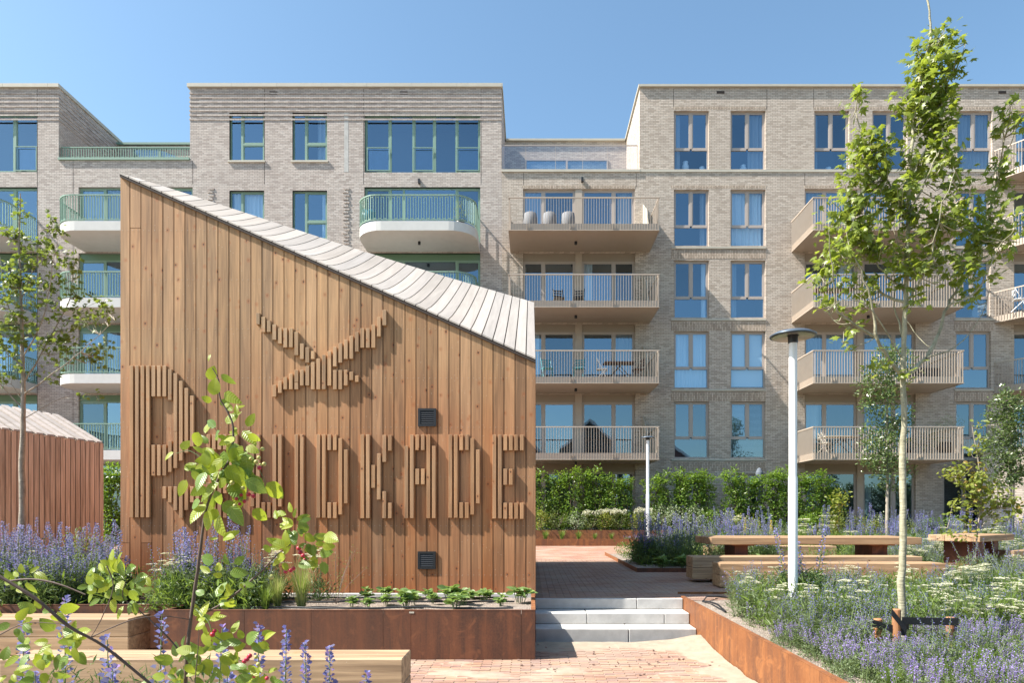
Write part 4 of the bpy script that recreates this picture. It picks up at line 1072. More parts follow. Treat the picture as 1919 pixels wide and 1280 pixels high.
for k, (px, h, lab) in enumerate(((1284, .45, 'white table lantern behind the upper left taupe window'), (1315, .22, 'pale bowl beside the lantern in the top storey window'), (1392, .3, 'pale vase in the second top storey window'), (1551, .2, 'blue striped bowl in the third top storey window'), (1584, .35, 'small jar with lid in the third top storey window'))):
    a = MB(); a.lathe([(0, 0), (.13, 0), (.15, h*.5), (.10, h*.85), (.12, h), (0, h)], (0, 0, 0), 12); tag(link('ornament', a.mesh('ornament', M['white'], smooth=True), None, (PX(px, 29.35), 29.3, fz(317)+.06)), lab, 'ornament')
# parasol in its cover behind the hedge
t = thing('covered_parasol', 'folded parasol in a grey cover standing behind the hedge', 'parasol', (PX(1423, 27.9), 27.9, .53))
a = MB(); a.lathe([(.035, .0), (.035, 1.3)], (0, 0, 0), 8); link('pole', a.mesh('pole', M['white']), t)
a = MB(); a.lathe([(.06, 1.1), (.12, 1.25), (.16, 1.9), (.15, 2.35), (.09, 2.5), (.03, 2.55)], (0, 0, 0), 12); link('cover', a.mesh('cover', plain('cover_grey', (.12,.14,.17), .8)), t)
# ------------------------------------------------------------------ plants
rs = np.random.RandomState(7); rv = random.Random(21)
def unit(v): return v/np.maximum(np.linalg.norm(v, axis=-1, keepdims=True), 1e-9)
L2 = (np.array([(0,0,0),(.45,.26,.07),(1,0,-.06),(.45,-.26,.07)]), np.array([(0,2,1),(0,3,2)]))
LN = (np.array([(0,0,0),(.4,.075,.02),(1,0,-.12),(.4,-.075,.02)]), np.array([(0,2,1),(0,3,2)]))          # narrow
L8 = (np.array([(0,0,0),(.22,.22,.05),(.55,.30,.07),(.82,.18,.02),(1,0,-.08),(.82,-.18,.02),(.55,-.30,.07),(.22,-.22,.05),(.5,0,-.02)]),
      np.array([(8,0,7),(8,7,6),(8,6,5),(8,5,4),(8,4,3),(8,3,2),(8,2,1),(8,1,0)]))
def maple_t():
    pts = [(0,0)]
    for a, r in ((-100,.30),(-78,.46),(-60,.30),(-42,.62),(-24,.38),(-12,.5),(0,.80),(12,.5),(24,.38),(42,.62),(60,.30),(78,.46),(100,.30)):
        pts.append((.25+r*math.cos(math.radians(a)), r*math.sin(math.radians(a))))
    V = [(x, y, -.35*(abs(y))**1.5-.12*max(0, x-.5)) for x, y in pts]+[(.28, 0, .03)]
    n = len(pts); return np.array(V), np.array([(n, i, (i+1) % n) for i in range(n)])
LM = maple_t()
FL = (np.array([(0,0,0),(.8,.5,.45),(1,0,.1),(.8,-.5,.45),(.2,.6,.55),(.2,-.6,.55)]), np.array([(0,1,4),(0,2,1),(0,3,2),(0,5,3)]))   # small open flower
def scatter(mb, T, pos, dirs, size, m=0, nrm=None, roll=None):
    N = len(pos); V, F = T; ex = unit(dirs)
    if nrm is None: nrm = np.tile([0, 0, 1.], (N, 1)) + rs.normal(0, .45, (N, 3))
    ez = unit(nrm - ex*np.sum(nrm*ex, 1, keepdims=True)); ey = np.cross(ez, ex)
    size = np.broadcast_to(np.asarray(size, float).reshape(-1, 1, 1) if np.ndim(size) else np.full((N,1,1), float(size)), (N, 1, 1))
    W = pos[:, None, :] + size*(V[None, :, 0:1]*ex[:, None] + V[None, :, 1:2]*ey[:, None] + V[None, :, 2:3]*ez[:, None])
    nv = len(V); FF = (F[None] + (np.arange(N)*nv)[:, None, None]).reshape(-1, F.shape[1])
    mb.add(W.reshape(-1, 3), FF, m)
def rdir(n, up=0., sp=1.): d_ = rs.normal(0, 1, (n, 3))*sp; d_[:, 2] = d_[:, 2]*.6+up; return unit(d_)

G = {}
G['maple'] = leaf_mat('maple_leaf', (.15,.205,.035), (.29,.345,.055), .5, .38, .5, hue=(.26,.28,.04))
G['maple_l'] = leaf_mat('left_tree_leaf', (.09,.14,.03), (.19,.24,.05), .45, .42, .4)
G['laurel'] = leaf_mat('hedge_leaf', (.09,.175,.025), (.22,.33,.045), .45, .35, .5)
G['holly'] = leaf_mat('dark_glossy_leaf', (.06,.105,.03), (.16,.215,.065), .32, .3, .7)
G['shrub'] = leaf_mat('shrub_leaf', (.09,.13,.035), (.22,.25,.08), .4)
G['yshrub'] = leaf_mat('yellow_green_leaf', (.14,.19,.03), (.30,.33,.06), .45, hue=(.35,.22,.05))
G['variegated'] = leaf_mat('variegated_leaf', (.14,.20,.10), (.45,.50,.34), .3)
G['echleaf'] = leaf_mat('bugloss_leaf', (.07,.125,.045), (.14,.20,.075), .35)
G['greyleaf'] = leaf_mat('catmint_leaf', (.11,.155,.07), (.20,.26,.12), .35)
G['grass'] = leaf_mat('grass_blade', (.10,.17,.03), (.20,.28,.06), .45)
G['straw'] = leaf_mat('straw_blade', (.30,.32,.14), (.45,.44,.24), .4)
G['comfrey'] = leaf_mat('broad_green_leaf', (.13,.22,.06), (.24,.34,.12), .4)
G['fblue'] = leaf_mat('bugloss_flower', (.13,.13,.40), (.27,.27,.54), .35, .7, .2, hue=(.32,.20,.48))
G['fpurple'] = leaf_mat('catmint_flower', (.24,.175,.48), (.44,.34,.70), .35, .7, .2)
G['fwhite'] = leaf_mat('yarrow_flower', (.62,.60,.46), (.80,.79,.68), .3, .8, .1)
G['fyellow'] = leaf_mat('yellow_flower', (.6,.45,.04), (.75,.6,.08), .3)
G['fpink'] = leaf_mat('pink_flower', (.5,.2,.4), (.7,.4,.6), .3)
G['stem'] = plain('green_stem', (.14,.19,.07), .7); G['stemd'] = plain('brown_twig', (.10,.065,.05), .7, var=.2, vs=30)
G['seed'] = leaf_mat('seed_bud', (.12,.18,.09), (.22,.27,.15), .3)
def bark_mat(name, c1, c2):
    t = NT(name); n1 = t.noise(t.scale(t.pos, (22, 22, 9)), 1, 5, .65); n2 = t.noise(t.scale(t.pos, (8, 8, 55)), 1, 3, .5)
    col = t.ramp(n1, [(.3, c1), (.62, c2)]); col = t.mix(t.rng(n2, .6, .75, 0, .5), col, [x*.4 for x in c1])
    t.base(col); t.rough(.85); t.bump(t.math('ADD', n1, n2), .6, .01); return t.m
G['bark'] = bark_mat('young_maple_bark', (.20,.185,.12), (.38,.355,.25)); G['barkd'] = bark_mat('grey_twig_bark', (.18,.15,.12), (.36,.31,.25))

def spike(mb_f, mb_l, x, y, h, lean=(0,0), r=.028, nf=70, fs=.016, leafn=30, ls=.07, start=.35, detail=FL, bud=True, base=0.):
    top = np.array([x+lean[0]*h, y+lean[1]*h, base+h]); bot = np.array([x, y, base])
    path = [tuple(bot+(top-bot)*t+np.array([lean[0], lean[1], 0])*h*.12*(t*t-t)) for t in (0, .35, .7, 1)]
    mb_l.tube(path, [.006, .005, .004, .002], 4, 0)
    t = start+(1-start)*(np.arange(nf)+.5)/nf; a = np.arange(nf)*2.4+rs.rand(nf)
    rr_ = r*np.clip((1.04-t)/(1-start), .12, 1)**.6*rs.uniform(.6, 1.15, nf)
    c = bot+(top-bot)*t[:, None]; od = np.stack([np.cos(a), np.sin(a), np.full(nf, .45)], 1)
    keep = rs.rand(nf) < .9
    scatter(mb_f, detail, (c+od*rr_[:, None])[keep], od[keep], rs.uniform(.75, 1.25, keep.sum())*fs, 0)
    nb = nf//2; tb = start+(1-start)*rs.rand(nb); ab = rs.rand(nb)*6.28; ob = np.stack([np.cos(ab), np.sin(ab), np.full(nb, .9)], 1)
    scatter(mb_l, LN, bot+(top-bot)*tb[:, None], ob, r*1.15*(1.25-tb), 1)
    if leafn:
        tl = rs.rand(leafn)**1.5*.75; al = rs.rand(leafn)*6.28; ol = np.stack([np.cos(al), np.sin(al), rs.uniform(.1, .9, leafn)], 1)
        scatter(mb_l, LN, bot+(top-bot)*tl[:, None], ol, rs.uniform(.6, 1.2, leafn)*ls*(1.25-tl), 1)

def flower_plant(kind, v):
    """returns (foliage mesh, flower mesh) of one plant variant"""
    f, l = MB(), MB()
    if kind == 'bugloss':
        ns = 5+v % 3
        for k in range(ns):
            a = rs.rand()*6.28; q = rs.rand()*.17; h = rs.uniform(.5, 1.05)
            spike(f, l, q*math.cos(a), q*math.sin(a), h, (rs.normal(0, .10), rs.normal(0, .10)), .038, 66, .019, 36, .14, .42)
        n = 420; a = rs.rand(n)*6.28; q = rs.rand(n)**.6*.26; pos = np.stack([q*np.cos(a), q*np.sin(a), rs.rand(n)*.38], 1)
        scatter(l, LN, pos, rdir(n, .7), rs.uniform(.09, .17, n), 1)
        return l, f, 'fblue', 'echleaf'
    if kind == 'bugloss_loose':
        for k in range(9):
            a = rs.rand()*6.28; q = rs.rand()*.2; spike(f, l, q*math.cos(a), q*math.sin(a), rs.uniform(.45, .85), (rs.normal(0, .25), rs.normal(0, .25)), .028, 22, .015, 22, .09, .5)
        n = 380; a = rs.rand(n)*6.28; q = rs.rand(n)**.6*.28; pos = np.stack([q*np.cos(a), q*np.sin(a), rs.rand(n)*.5], 1)
        scatter(l, LN, pos, rdir(n, .6), rs.uniform(.06, .13, n), 1)
        return l, f, 'fblue', 'greyleaf'
    if kind == 'catmint':
        for k in range(17):
            a = rs.rand()*6.28; q = rs.rand()**.5*.24; s = rs.uniform(.3, .9)
            spike(f, l, q*math.cos(a), q*math.sin(a), rs.uniform(.26, .44), (math.cos(a)*s*.5, math.sin(a)*s*.5), .018, 22, .0145, 12, .04, .5)
        n = 760; a = rs.rand(n)*6.28; q = rs.rand(n)**.5*.32; pos = np.stack([q*np.cos(a), q*np.sin(a), rs.rand(n)*(.30-.25*(q/.32)**2)+.02], 1)
        scatter(l, L2, pos, rdir(n, .4), rs.uniform(.022, .042, n), 1)
        return l, f, 'fpurple', 'greyleaf'
    if kind == 'yarrow':
        for k in range(11):
            a = rs.rand()*6.28; q = rs.rand()*.2; h = rs.uniform(.42, .72); lx, ly = rs.normal(0, .12, 2)
            x, y = q*math.cos(a), q*math.sin(a); X, Y = x+lx*h, y+ly*h
            l.tube([(x, y, 0), ((x+X)/2, (y+Y)/2, h*.55), (X, Y, h)], [.004, .003, .003], 4, 0)
            n = 64; R_ = rs.uniform(.045, .085); aa = rs.rand(n)*6.28; qq = np.sqrt(rs.rand(n))*R_
            pos = np.stack([X+qq*np.cos(aa), Y+qq*np.sin(aa), h+.012-.25*qq+rs.rand(n)*.006], 1)
            d_ = np.stack([np.cos(aa), np.sin(aa), np.full(n, .15)], 1); scatter(f, L2, pos, d_, .030, 0, nrm=np.tile([0,0,1.], (n,1))+rs.normal(0,.2,(n,3)))
            m = 14; tt = rs.rand(m)*.8; pos = np.stack([x+(X-x)*tt, y+(Y-y)*tt, h*tt], 1); scatter(l, LN, pos, rdir(m, .5), rs.uniform(.06, .11, m), 1)
            for q2 in range(5): an = q2*1.25; l.tube([(X, Y, h-.05), (X+R_*.7*math.cos(an), Y+R_*.7*math.sin(an), h)], .0018, 3, 0, cap=False)
        n = 150; a = rs.rand(n)*6.28; q = rs.rand(n)**.6*.22; pos = np.stack([q*np.cos(a), q*np.sin(a), rs.rand(n)*.25], 1); scatter(l, LN, pos, rdir(n, .9), rs.uniform(.08, .15, n), 1)
        return l, f, 'fwhite', 'echleaf'
    if kind in ('grass', 'feather'):
        n = 190 if kind == 'grass' else 420; hh = .38 if kind == 'grass' else .52
        for k in range(n):
            a = rs.rand()*6.28; q = rs.rand()*.05; h = rs.uniform(.6, 1.1)*hh; s = rs.uniform(.05, .55 if kind == 'grass' else .5)*h
            x, y = q*math.cos(a), q*math.sin(a); dx, dy = math.cos(a), math.sin(a)
            if kind == 'feather': dx += .45
            w = .0035 if kind == 'grass' else .0016; px_, py_ = -math.sin(a)*w, math.cos(a)*w
            pts = [(x+dx*s*t**1.8, y+dy*s*t**1.8, h*(t-.22*t*t*(s/h))) for t in (0, .4, .75, 1)]
            V = []; 
            for i, p in enumerate(pts): ww = (1, .9, .55, .05)[i]; V += [(p[0]-px_*ww, p[1]-py_*ww, p[2]), (p[0]+px_*ww, p[1]+py_*ww, p[2])]
            (f if kind == 'feather' and k % 2 else l).add(V, [(0,1,3,2),(2,3,5,4),(4,5,7,6)], 0 if (kind == 'feather' and k % 2) else 1)
        return l, f, 'straw', 'grass'
    if kind == 'comfrey':
        for k in range(7):
            a = k*.9+rs.rand()*.5; q = rs.rand()*.09; cx, cy = q*math.cos(a), q*math.sin(a); h = rs.uniform(.05, .16)
            n = 7; aa = np.arange(n)*6.28/n+rs.rand(); d_ = np.stack([np.cos(aa), np.sin(aa), rs.uniform(-.15, .55, n)], 1)
            scatter(l, L8, np.tile([cx, cy, h], (n, 1)), d_, rs.uniform(.06, .115, n), 1); l.tube([(cx*.5, cy*.5, 0), (cx, cy, h)], .004, 4, 0)
        return l, f, 'fblue', 'comfrey'
PV_ = {}
def variants(kind, n=4):
    if kind not in PV_:
        PV_[kind] = []
        for v in range(n):
            l, f, fmn, lm = flower_plant(kind, v)
            PV_[kind].append((l.mesh(kind+'_foliage', [G['stem'], G[lm]]), f.mesh(kind+'_flowers', G[fmn]) if f.V else None))
    return PV_[kind]
NAMES = {'bugloss': ('bugloss_plant', 'flower'), 'bugloss_loose': ('wild_flower_plant', 'flower'), 'catmint': ('catmint_plant', 'flower'), 'yarrow': ('yarrow_plant', 'flower'), 'grass': ('grass_tuft', 'grass'), 'feather': ('feather_grass', 'grass'), 'comfrey': ('leafy_plant', 'plant')}
count = {}
def plant(kind, x, y, z, label, group=None, s=1., sz=None, low=.75, hi=1.15):
    l, f = rv.choice(variants(kind)); sc = s*rv.uniform(low, hi); nm, cat = NAMES[kind]
    o = link(nm, l, None, (x, y, z), rv.random()*6.28); o.scale = (sc, sc, sc*(sz or 1)); tag(o, label, cat, group)
    if f is not None: link('flower_spikes' if kind != 'yarrow' else 'flower_heads', f, o)['kind'] = 'stuff'
    count[kind] = count.get(kind, 0)+1
    return o
def field(n, x0, x1, y0, y1, z, table, ok=None, md=.16, s=1.):
    """table: list of (weight, kind, label, group)"""
    pts = []; tries = 0
    while len(pts) < n and tries < n*30:
        tries += 1; x, y = rv.uniform(x0, x1), rv.uniform(y0, y1)
        if ok and not ok(x, y): continue
        if any((x-a)**2+(y-b)**2 < md*md for a, b in pts): continue
        pts.append((x, y)); w = rv.random()*sum(t[0] for t in table)
        for t in table:
            w -= t[0]
            if w <= 0: break
        plant(t[1], x, y, z, t[2], t[3], s)

def filler(name, x0, x1, y0, y1, z, n, h, label, mats=('grass', 'echleaf'), ok=None, sz=(.05, .12)):
    o_ = MB(); x = rs.uniform(x0, x1, n); y = rs.uniform(y0, y1, n)
    if ok is not None: k = np.array([ok(a, b) for a, b in zip(x, y)]); x, y = x[k], y[k]; n = len(x)
    zz = z+rs.rand(n)**1.4*h; pos = np.stack([x, y, zz], 1); half = n//2
    scatter(o_, LN, pos[:half], rdir(half, 1.1), rs.uniform(*sz, half)*1.5, 0); scatter(o_, L2, pos[half:], rdir(n-half, .4), rs.uniform(*sz, n-half)*.55, 1)
    stuff(name, o_, [G[mats[0]], G[mats[1]]], label, 'ground cover')

# left bed in front of the slatted shed
LB = ('blue bugloss spikes in the left steel planter before the slatted shed', 'bugloss in the left planter')
def okl(x, y): return x > PX(-60, y) and x < min(PX(222, y), -5.0) and not (x > -5.5 and y > 8.8)
field(42, -9.4, -4.6, 7.95, 11.6, .05, [(6, 'bugloss', *LB), (2.5, 'bugloss_loose', 'loose blue flowers among the spikes in the left steel planter', 'loose flowers in the left planter'), (1, 'yarrow', 'white yarrow among the blue spikes in the left steel planter', 'yarrow in the left planter'), (1.5, 'feather', 'pale feather grass among the blue spikes in the left steel planter', 'feather grass in the left planter')], okl, .2, .97)
filler('bed_foliage', -9.5, -4.15, 7.9, 9.6, .06, 9000, .42, 'dense green foliage under the blue spikes in the left planter', ok=lambda x, y: okl(x, y) or (x < -4.9 and y < 8.8 and x > PX(-40, y)))
# planter under the lettered wall
FB = ('blue bugloss flowers in the long planter against the lettered timber wall', 'bugloss in the long planter')
for (px, D, kind, s) in ((318,8.3,'bugloss_loose',.85),(345,8.1,'bugloss',.95),(352,8.6,'bugloss',1.05),(372,8.0,'bugloss_loose',.95),(395,8.4,'bugloss',.85),(410,8.0,'bugloss_loose',.9),(432,8.5,'bugloss',1.12),(440,8.1,'bugloss_loose',1.0),(455,8.3,'bugloss',.95),(478,8.4,'bugloss_loose',.85),(480,8.0,'bugloss_loose',.7),(500,8.5,'bugloss_loose',.75)):
    plant(kind, PX(px, D), D, .07, *FB, s=s, low=.95, hi=1.05)
for px, D in ((310, 8.5), (330, 8.3), (520, 8.6), (598, 8.5), (365, 8.7)): plant('yarrow', PX(px, D), D, .07, 'white yarrow heads in the long planter against the timber wall', 'yarrow in the long planter', s=.85 if px < 500 else .95)
plant('feather', PX(565, 8.0), 8.0, .07, 'large pale feather grass clump in the long planter', s=1.08, low=1, hi=1)
plant('feather', PX(520, 7.9), 7.9, .07, 'darker narrow grass clump left of the large feather grass', s=.8, low=1, hi=1)
plant('grass', PX(497, 7.75), 7.75, .07, 'bright green grass tuft at the planter rim', s=.75, low=1, hi=1)
filler('bed_foliage', PX(300, 8), PX(500, 8), 7.6, 8.75, .06, 3800, .33, 'green foliage under the blue flowers of the long planter')
CM = 'small broad leaved plant %s'
cp = [(686,8.6,'leftmost in the back row under the timber wall'),(722,8.65,'second from the left in the back row of the long planter'),(661,7.95,'leftmost in the front row beside the wispy weed'),(690,7.85,'second from the left in the front row of the long planter'),(724,8.1,'below the second one of the back row'),(770,8.65,'left of the lower vent'),(762,7.9,'large, at the front rim below the lower vent'),(776,8.1,'just behind the large one below the lower vent'),(803,8.6,'directly under the lower vent'),(812,8.2,'in front of the one under the lower vent'),(845,8.2,'tallest clump right of the lower vent'),(852,7.75,'at the front rim right of the lower vent'),(868,8.1,'wide clump right of the tallest one'),(885,8.6,'at the wall right of the tallest clump'),(906,8.55,'second from the right along the wall'),(938,8.0,'lone one near the right end of the planter'),(974,8.3,'rightmost, in the corner of the planter'),(912,8.4,'close to the right end of the middle hose')]
for px, D, lab in cp: plant('comfrey', PX(px, D), D, .075, CM % lab, s=1.1 if px in (762,852,845,868,974) else .85)
w = MB(); wl = MB()      # wispy weed
for k in range(9):
    a = rv.random()*6.28; h = rv.uniform(.35, .75); s_ = rv.uniform(.2, .6); pts = [(0,0,0), (s_*.3*math.cos(a), s_*.3*math.sin(a), h*.5), (s_*.8*math.cos(a), s_*.8*math.sin(a), h)]
    w.tube(pts, [.003, .0025, .001], 3, 0); n = 34; t_ = rs.uniform(.2, 1, n)
    pos = np.stack([np.interp(t_, (0,.5,1), [p[i] for p in pts]) for i in range(3)], 1)+rs.normal(0, .035, (n, 3)); scatter(w, L2, pos, rdir(n), .022, 1)
tag(link('wispy_weed', w.mesh('wispy_weed', [G['stemd'], G['shrub']]), None, (PX(630, 8.2), 8.2, .07)), 'thin wispy weed between the feather grass and the small leafy plants', 'plant')

# right flower bed
GB = 'of the right flower bed'
def okr(x, y): return x > 2.28 + max(0, y-7.2)*.22 and x < PX(1960, y)+.15
near_t = [(9, 'catmint', 'purple catmint mound in the near part '+GB, 'catmint mounds'), (1.2, 'bugloss_loose', 'loose blue flowered plant in the near part '+GB, 'blue flowers near'), (.6, 'grass', 'grass tuft in the near part '+GB, 'grass near')]
def okn(x, y): return okr(x, y) and math.hypot(x-3.17, y-5.6) > .16
field(76, 2.25, 5.4, 4.15, 6.3, -.03, near_t, okn, .17, .58)
mid_t = [(3, 'bugloss_loose', 'loose blue flowered plant in the far part '+GB, 'blue flowers far'), (2.3, 'yarrow', 'white yarrow plant in the far part '+GB, 'yarrow far'), (1.5, 'catmint', 'catmint plant in the far part '+GB, 'catmint far'), (1, 'feather', 'feather grass in the far part '+GB, 'feather grass far'), (.6, 'grass', 'grass tuft in the far part '+GB, 'grass far')]
field(150, 2.4, 7.6, 6.2, 9.8, -.03, mid_t, okr, .19, .64)
filler('bed_foliage', 2.3, 5.4, 4.2, 6.3, -.03, 17000, .17, 'low grey green foliage under the near flowers of the right bed', ('grass', 'greyleaf'), okr, sz=(.02, .045))
filler('bed_foliage', 2.3, 8.0, 6.3, 9.85, -.03, 30000, .36, 'dense green foliage between the far flowers of the right bed', ('grass', 'greyleaf'), okr, sz=(.04, .09))
field(60, 7.2, 13, 9.9, 15.5, 0, [(2, 'yarrow', 'white yarrow right of the timber table', 'yarrow right of the table'), (3, 'bugloss_loose', 'blue flowered plant right of the timber table', 'blue flowers right of the table'), (1, 'feather', 'feather grass right of the timber table', 'feather grass right of the table')], lambda x, y: x < PX(1950, y) and not (PX(1745, y) < x and y < 13.6 and y > 11.4), .25, .85)
filler('bed_foliage', 7.0, 15, 9.9, 19, 0, 16000, .22, 'green foliage right of the timber table', ('grass', 'echleaf'))
plant('bugloss', PX(1500, 8.4), 8.4, -.03, 'tallest blue spike cluster at the foot of the near lamp pole', s=1.12, low=1, hi=1)
# middle bed beyond the terrace
MBD = 'of the low edged bed beyond the terrace'
field(22, 2.5, 5.2, 14.5, 17.6, .03, [(3, 'bugloss', 'tall blue bugloss '+MBD, 'bugloss in the middle bed'), (2, 'bugloss_loose', 'loose blue flowers '+MBD, 'loose blue flowers in the middle bed')], lambda x, y: x-2.3 > (y-14)*.12, .24, 1.22)
for k, (x, y) in enumerate(((2.7, 14.1), (3.15, 14.2), (3.7, 14.1), (4.3, 14.2), (4.8, 14.1), (3.4, 14.0))): plant('comfrey', x, y, .04, 'dark low leafy plant at the front edge '+MBD, 'low leafy plants in the middle bed', s=1.5)
filler('bed_foliage', 2.35, 7.2, 14.4, 19.5, .03, 9000, .35, 'green foliage in the low edged bed beyond the terrace')
YT = [(2, 'yarrow', 'white yarrow behind the long timber table', 'yarrow behind the table'), (3, 'bugloss_loose', 'loose blue flowers behind the long timber table', 'loose blue flowers behind the table'), (2.4, 'bugloss', 'tall blue spikes behind the long timber table', 'tall blue spikes behind the table')]
field(46, 5.0, 17, 16.2, 22, .02, YT, lambda x, y: x > PX(1400, y), .3, 1.25)
field(30, 5, 19, 21.5, 25.6, .05, [(4, 'bugloss', 'blue spikes in the far bed below the hedge', 'blue spikes in the far bed'), (2, 'bugloss_loose', 'loose blue flowers in the far bed below the hedge', 'loose blue flowers in the far bed'), (1, 'yarrow', 'white yarrow in the far bed below the hedge', 'yarrow in the far bed')], None, .35, 1.35)
filler('bed_foliage', 4.6, 22, 17, 25.8, .03, 24000, .5, 'green foliage of the wide flower bed behind the tables', ('grass', 'echleaf'), sz=(.08, .2))
for k in range(5): plant('grass', PX(1022+k*31, 25.8), 25.8, .19, 'small grass tuft on the lower step of the far steel planter', 'grass tufts on the far planter', s=1.0)
field(16, PX(1170, 25.8), PX(1330, 25.8), 25.6, 26.0, .19, [(1, 'catmint', 'low mauve flowers on the lower step of the far steel planter', 'mauve flowers on the far planter')], None, .12, .6)

# foreground bugloss spikes (close to the camera)
for k, (px, ytop, D, lab, ln) in enumerate(((484,1172,3.4,'tall blue spike with green tip, fourth from the right in front of the near bench',.0),(530,1180,3.6,'blue spike second from the left of four in front of the near bench',.02),(578,1205,3.5,'blue spike with slim violet tip before the near bench',-.02),(615,1213,3.5,'rightmost blue spike in front of the near bench',.01),(291,1152,3.3,'wide loose blue spike at the left end of the long planter',.03),(122,1121,3.9,'blue spike in front of the rear left bench',.0),(33,1170,3.2,'dense blue spike at the lower left corner',.03),(214,1196,3.0,'pale violet spike left of the loose blue one',-.03),(395,1178,3.1,'blue spike behind the main berry stem',.05),(66,1262,2.9,'short blue spike in the lower left corner',.0),(170,1255,2.8,'blue flower head beside the lower left branch',.1),(450,1245,2.8,'blue flower cluster under the berry leaves',-.06),(686,1266,3.2,'thin dark tipped spike just right of the berry leaves',.0),(395+60,1262,2.7,'low blue spike at the bottom edge under the berry bush',.05))):
    f, l = MB(), MB(); z0 = LOWZ; zt1 = PZ(ytop, D); h = zt1-z0
    tall = px in (484, 530, 578, 615, 33)
    spike(f, l, 0, 0, h, (ln, 0), .030 if tall else .038, 120 if tall else 80, .021 if tall else .024, 46, .08, .30)
    o = link('bugloss_spike', l.mesh('bugloss_spike', [G['stem'], G['seed' if tall else 'echleaf']]), None, (PX(px, D), D, z0)); tag(o, lab, 'flower'); link('flowers', f.mesh('flowers', G['fblue']), o)['kind'] = 'stuff'
filler('bed_foliage', PX(-40, 3.6), PX(420, 3.6), 3.2, 4.3, LOWZ, 3200, .66, 'green undergrowth in the shaded bed at the lower left', ('echleaf', 'shrub'), sz=(.03, .07))
soilbed('soil', -4, -.6, 2.4, 4.6, LOWZ+.01, 9)
for px, D in ((1240, 4.6), (1490, 4.4)): pass

# ------------------------------------------------------------------ hedge, shrubs
def cloud(n, shape, size, T=L2, m=0, mb=None, up=.1, clump=.10):
    """leaf positions in an ellipsoid / column volume, gathered in clumps with gaps"""
    o_ = mb or MB(); k = max(4, n//14); c = []
    while len(c) < k:
        p = rs.uniform(-1, 1, 3); q = np.linalg.norm(p if shape[3] == 'e' else p[:2])
        if q > 1 or (q < .45 and rs.rand() < .6): continue
        c.append((p[0]*shape[0], p[1]*shape[1], p[2]*shape[2]))
    c = np.array(c); pick = rs.randint(0, k, n); pos = c[pick]+rs.normal(0, clump, (n, 3)); out = unit(pos*np.array([1/shape[0], 1/shape[1], .6/shape[2]])+1e-6)
    scatter(o_, T, pos, unit(out*.8+rdir(n, up)), rs.uniform(.7, 1.3, n)*size, m, nrm=out*.7+np.array([0, 0, .6])+rs.normal(0, .4, (n, 3)))
    return o_
hv = []
for v in range(4):
    s_ = MB(); 
    for q in range(4): s_.tube([(rv.uniform(-.1, .1), 0, 0), (rv.uniform(-.2, .2), rv.uniform(-.1,.1), 1.2), (rv.uniform(-.25, .25), 0, 2.0)], [.02, .014, .006], 5, 0)
    c_ = cloud(1500, (.41, .22, 1.1, 'c'), .105, clump=.075); hv.append((s_.mesh('stems', G['stemd']), c_.mesh('leaves', G['laurel'])))
hp = [(1012,1.02),(1046,.98),(1068,1.04),(1092,1.0),(1118,1.03),(1150,1.0),(1168,.93),(1228,.95),(1246,1.05),(1283,1.02),(1302,1.05),(1324,1.02),(1372,1.04),(1400,1.0),(1430,.98),(1452,1.02),(1476,1.06),(1497,1.0),(1520,1.03),(1540,.97),(1565,.7)]
for k, (px, s) in enumerate(hp):
    t = thing('hedge_plant', 'tall green laurel hedge column ' + ('between the pavilion and the small distant lamp' if px < 1214 else 'between the small distant lamp and the near lamp pole' if px < 1480 else 'just right of the near lamp pole, below the balconies'), 'hedge', (PX(px, 26.75), 26.75+rv.uniform(-.1, .1), .55), 0, 'hedge columns left of the small lamp' if px < 1214 else 'hedge columns between the lamps' if px < 1480 else 'hedge columns right of the near lamp'); s_, c_ = hv[k % 4]
    link('stems', s_, t); q = link('leaves', c_, t, (0, 0, 1.15)); t.scale = (rv.uniform(.8, 1.15)*(1 if k % 2 else -1), 1, s*rv.uniform(.93, 1.03))
for px in (206, 216): 
    t = thing('hedge_plant', 'green hedge column seen between the two timber pavilions', 'hedge', (PX(px, 20), 20, .3), 0, 'hedge between the pavilions'); link('stems', hv[0][0], t); link('leaves', hv[1][1], t, (0, 0, 1.15)); t.scale = (1, 1, 1.0)
sv = {}
for kind, mt, n, sz in (('green', 'shrub', 520, .07), ('yellow', 'yshrub', 480, .07), ('varieg', 'variegated', 620, .06), ('dark', 'laurel', 620, .07)):
    c_ = cloud(n, (.42, .32, .36, 'e'), sz, clump=.07); s_ = MB()
    for q in range(6): s_.tube([(0, 0, -.45), (rv.uniform(-.3, .3), rv.uniform(-.2, .2), .1)], [.012, .006], 4, 0)
    fw = MB()
    for q in range(11):
        a = rv.random()*6.28; r_ = rv.uniform(.05, .36); cx, cy, cz = r_*math.cos(a), r_*math.sin(a)*.7-.05, rv.uniform(.22, .42); n_ = 34; dd = rdir(n_, .5)
        scatter(fw, L2, np.array([cx, cy, cz])+dd*.065, dd, .05, 0, nrm=dd+rs.normal(0, .3, (n_, 3)))
    sv[kind] = (s_.mesh('stems', G['stemd']), c_.mesh('leaves', G[mt]), fw.mesh('flower_heads', G['fwhite']))
def shrub(kind, px, D, z, s, lab, fl_=False, g=None):
    t = thing('shrub', lab, 'shrub', (PX(px, D), D, z+.45*s), 0, g); link('stems', sv[kind][0], t); link('leaves', sv[kind][1], t)
    if fl_: link('flower_heads', sv[kind][2], t)
    t.scale = (s, s, s); t.rotation_euler.z = rv.uniform(-.6, .6)
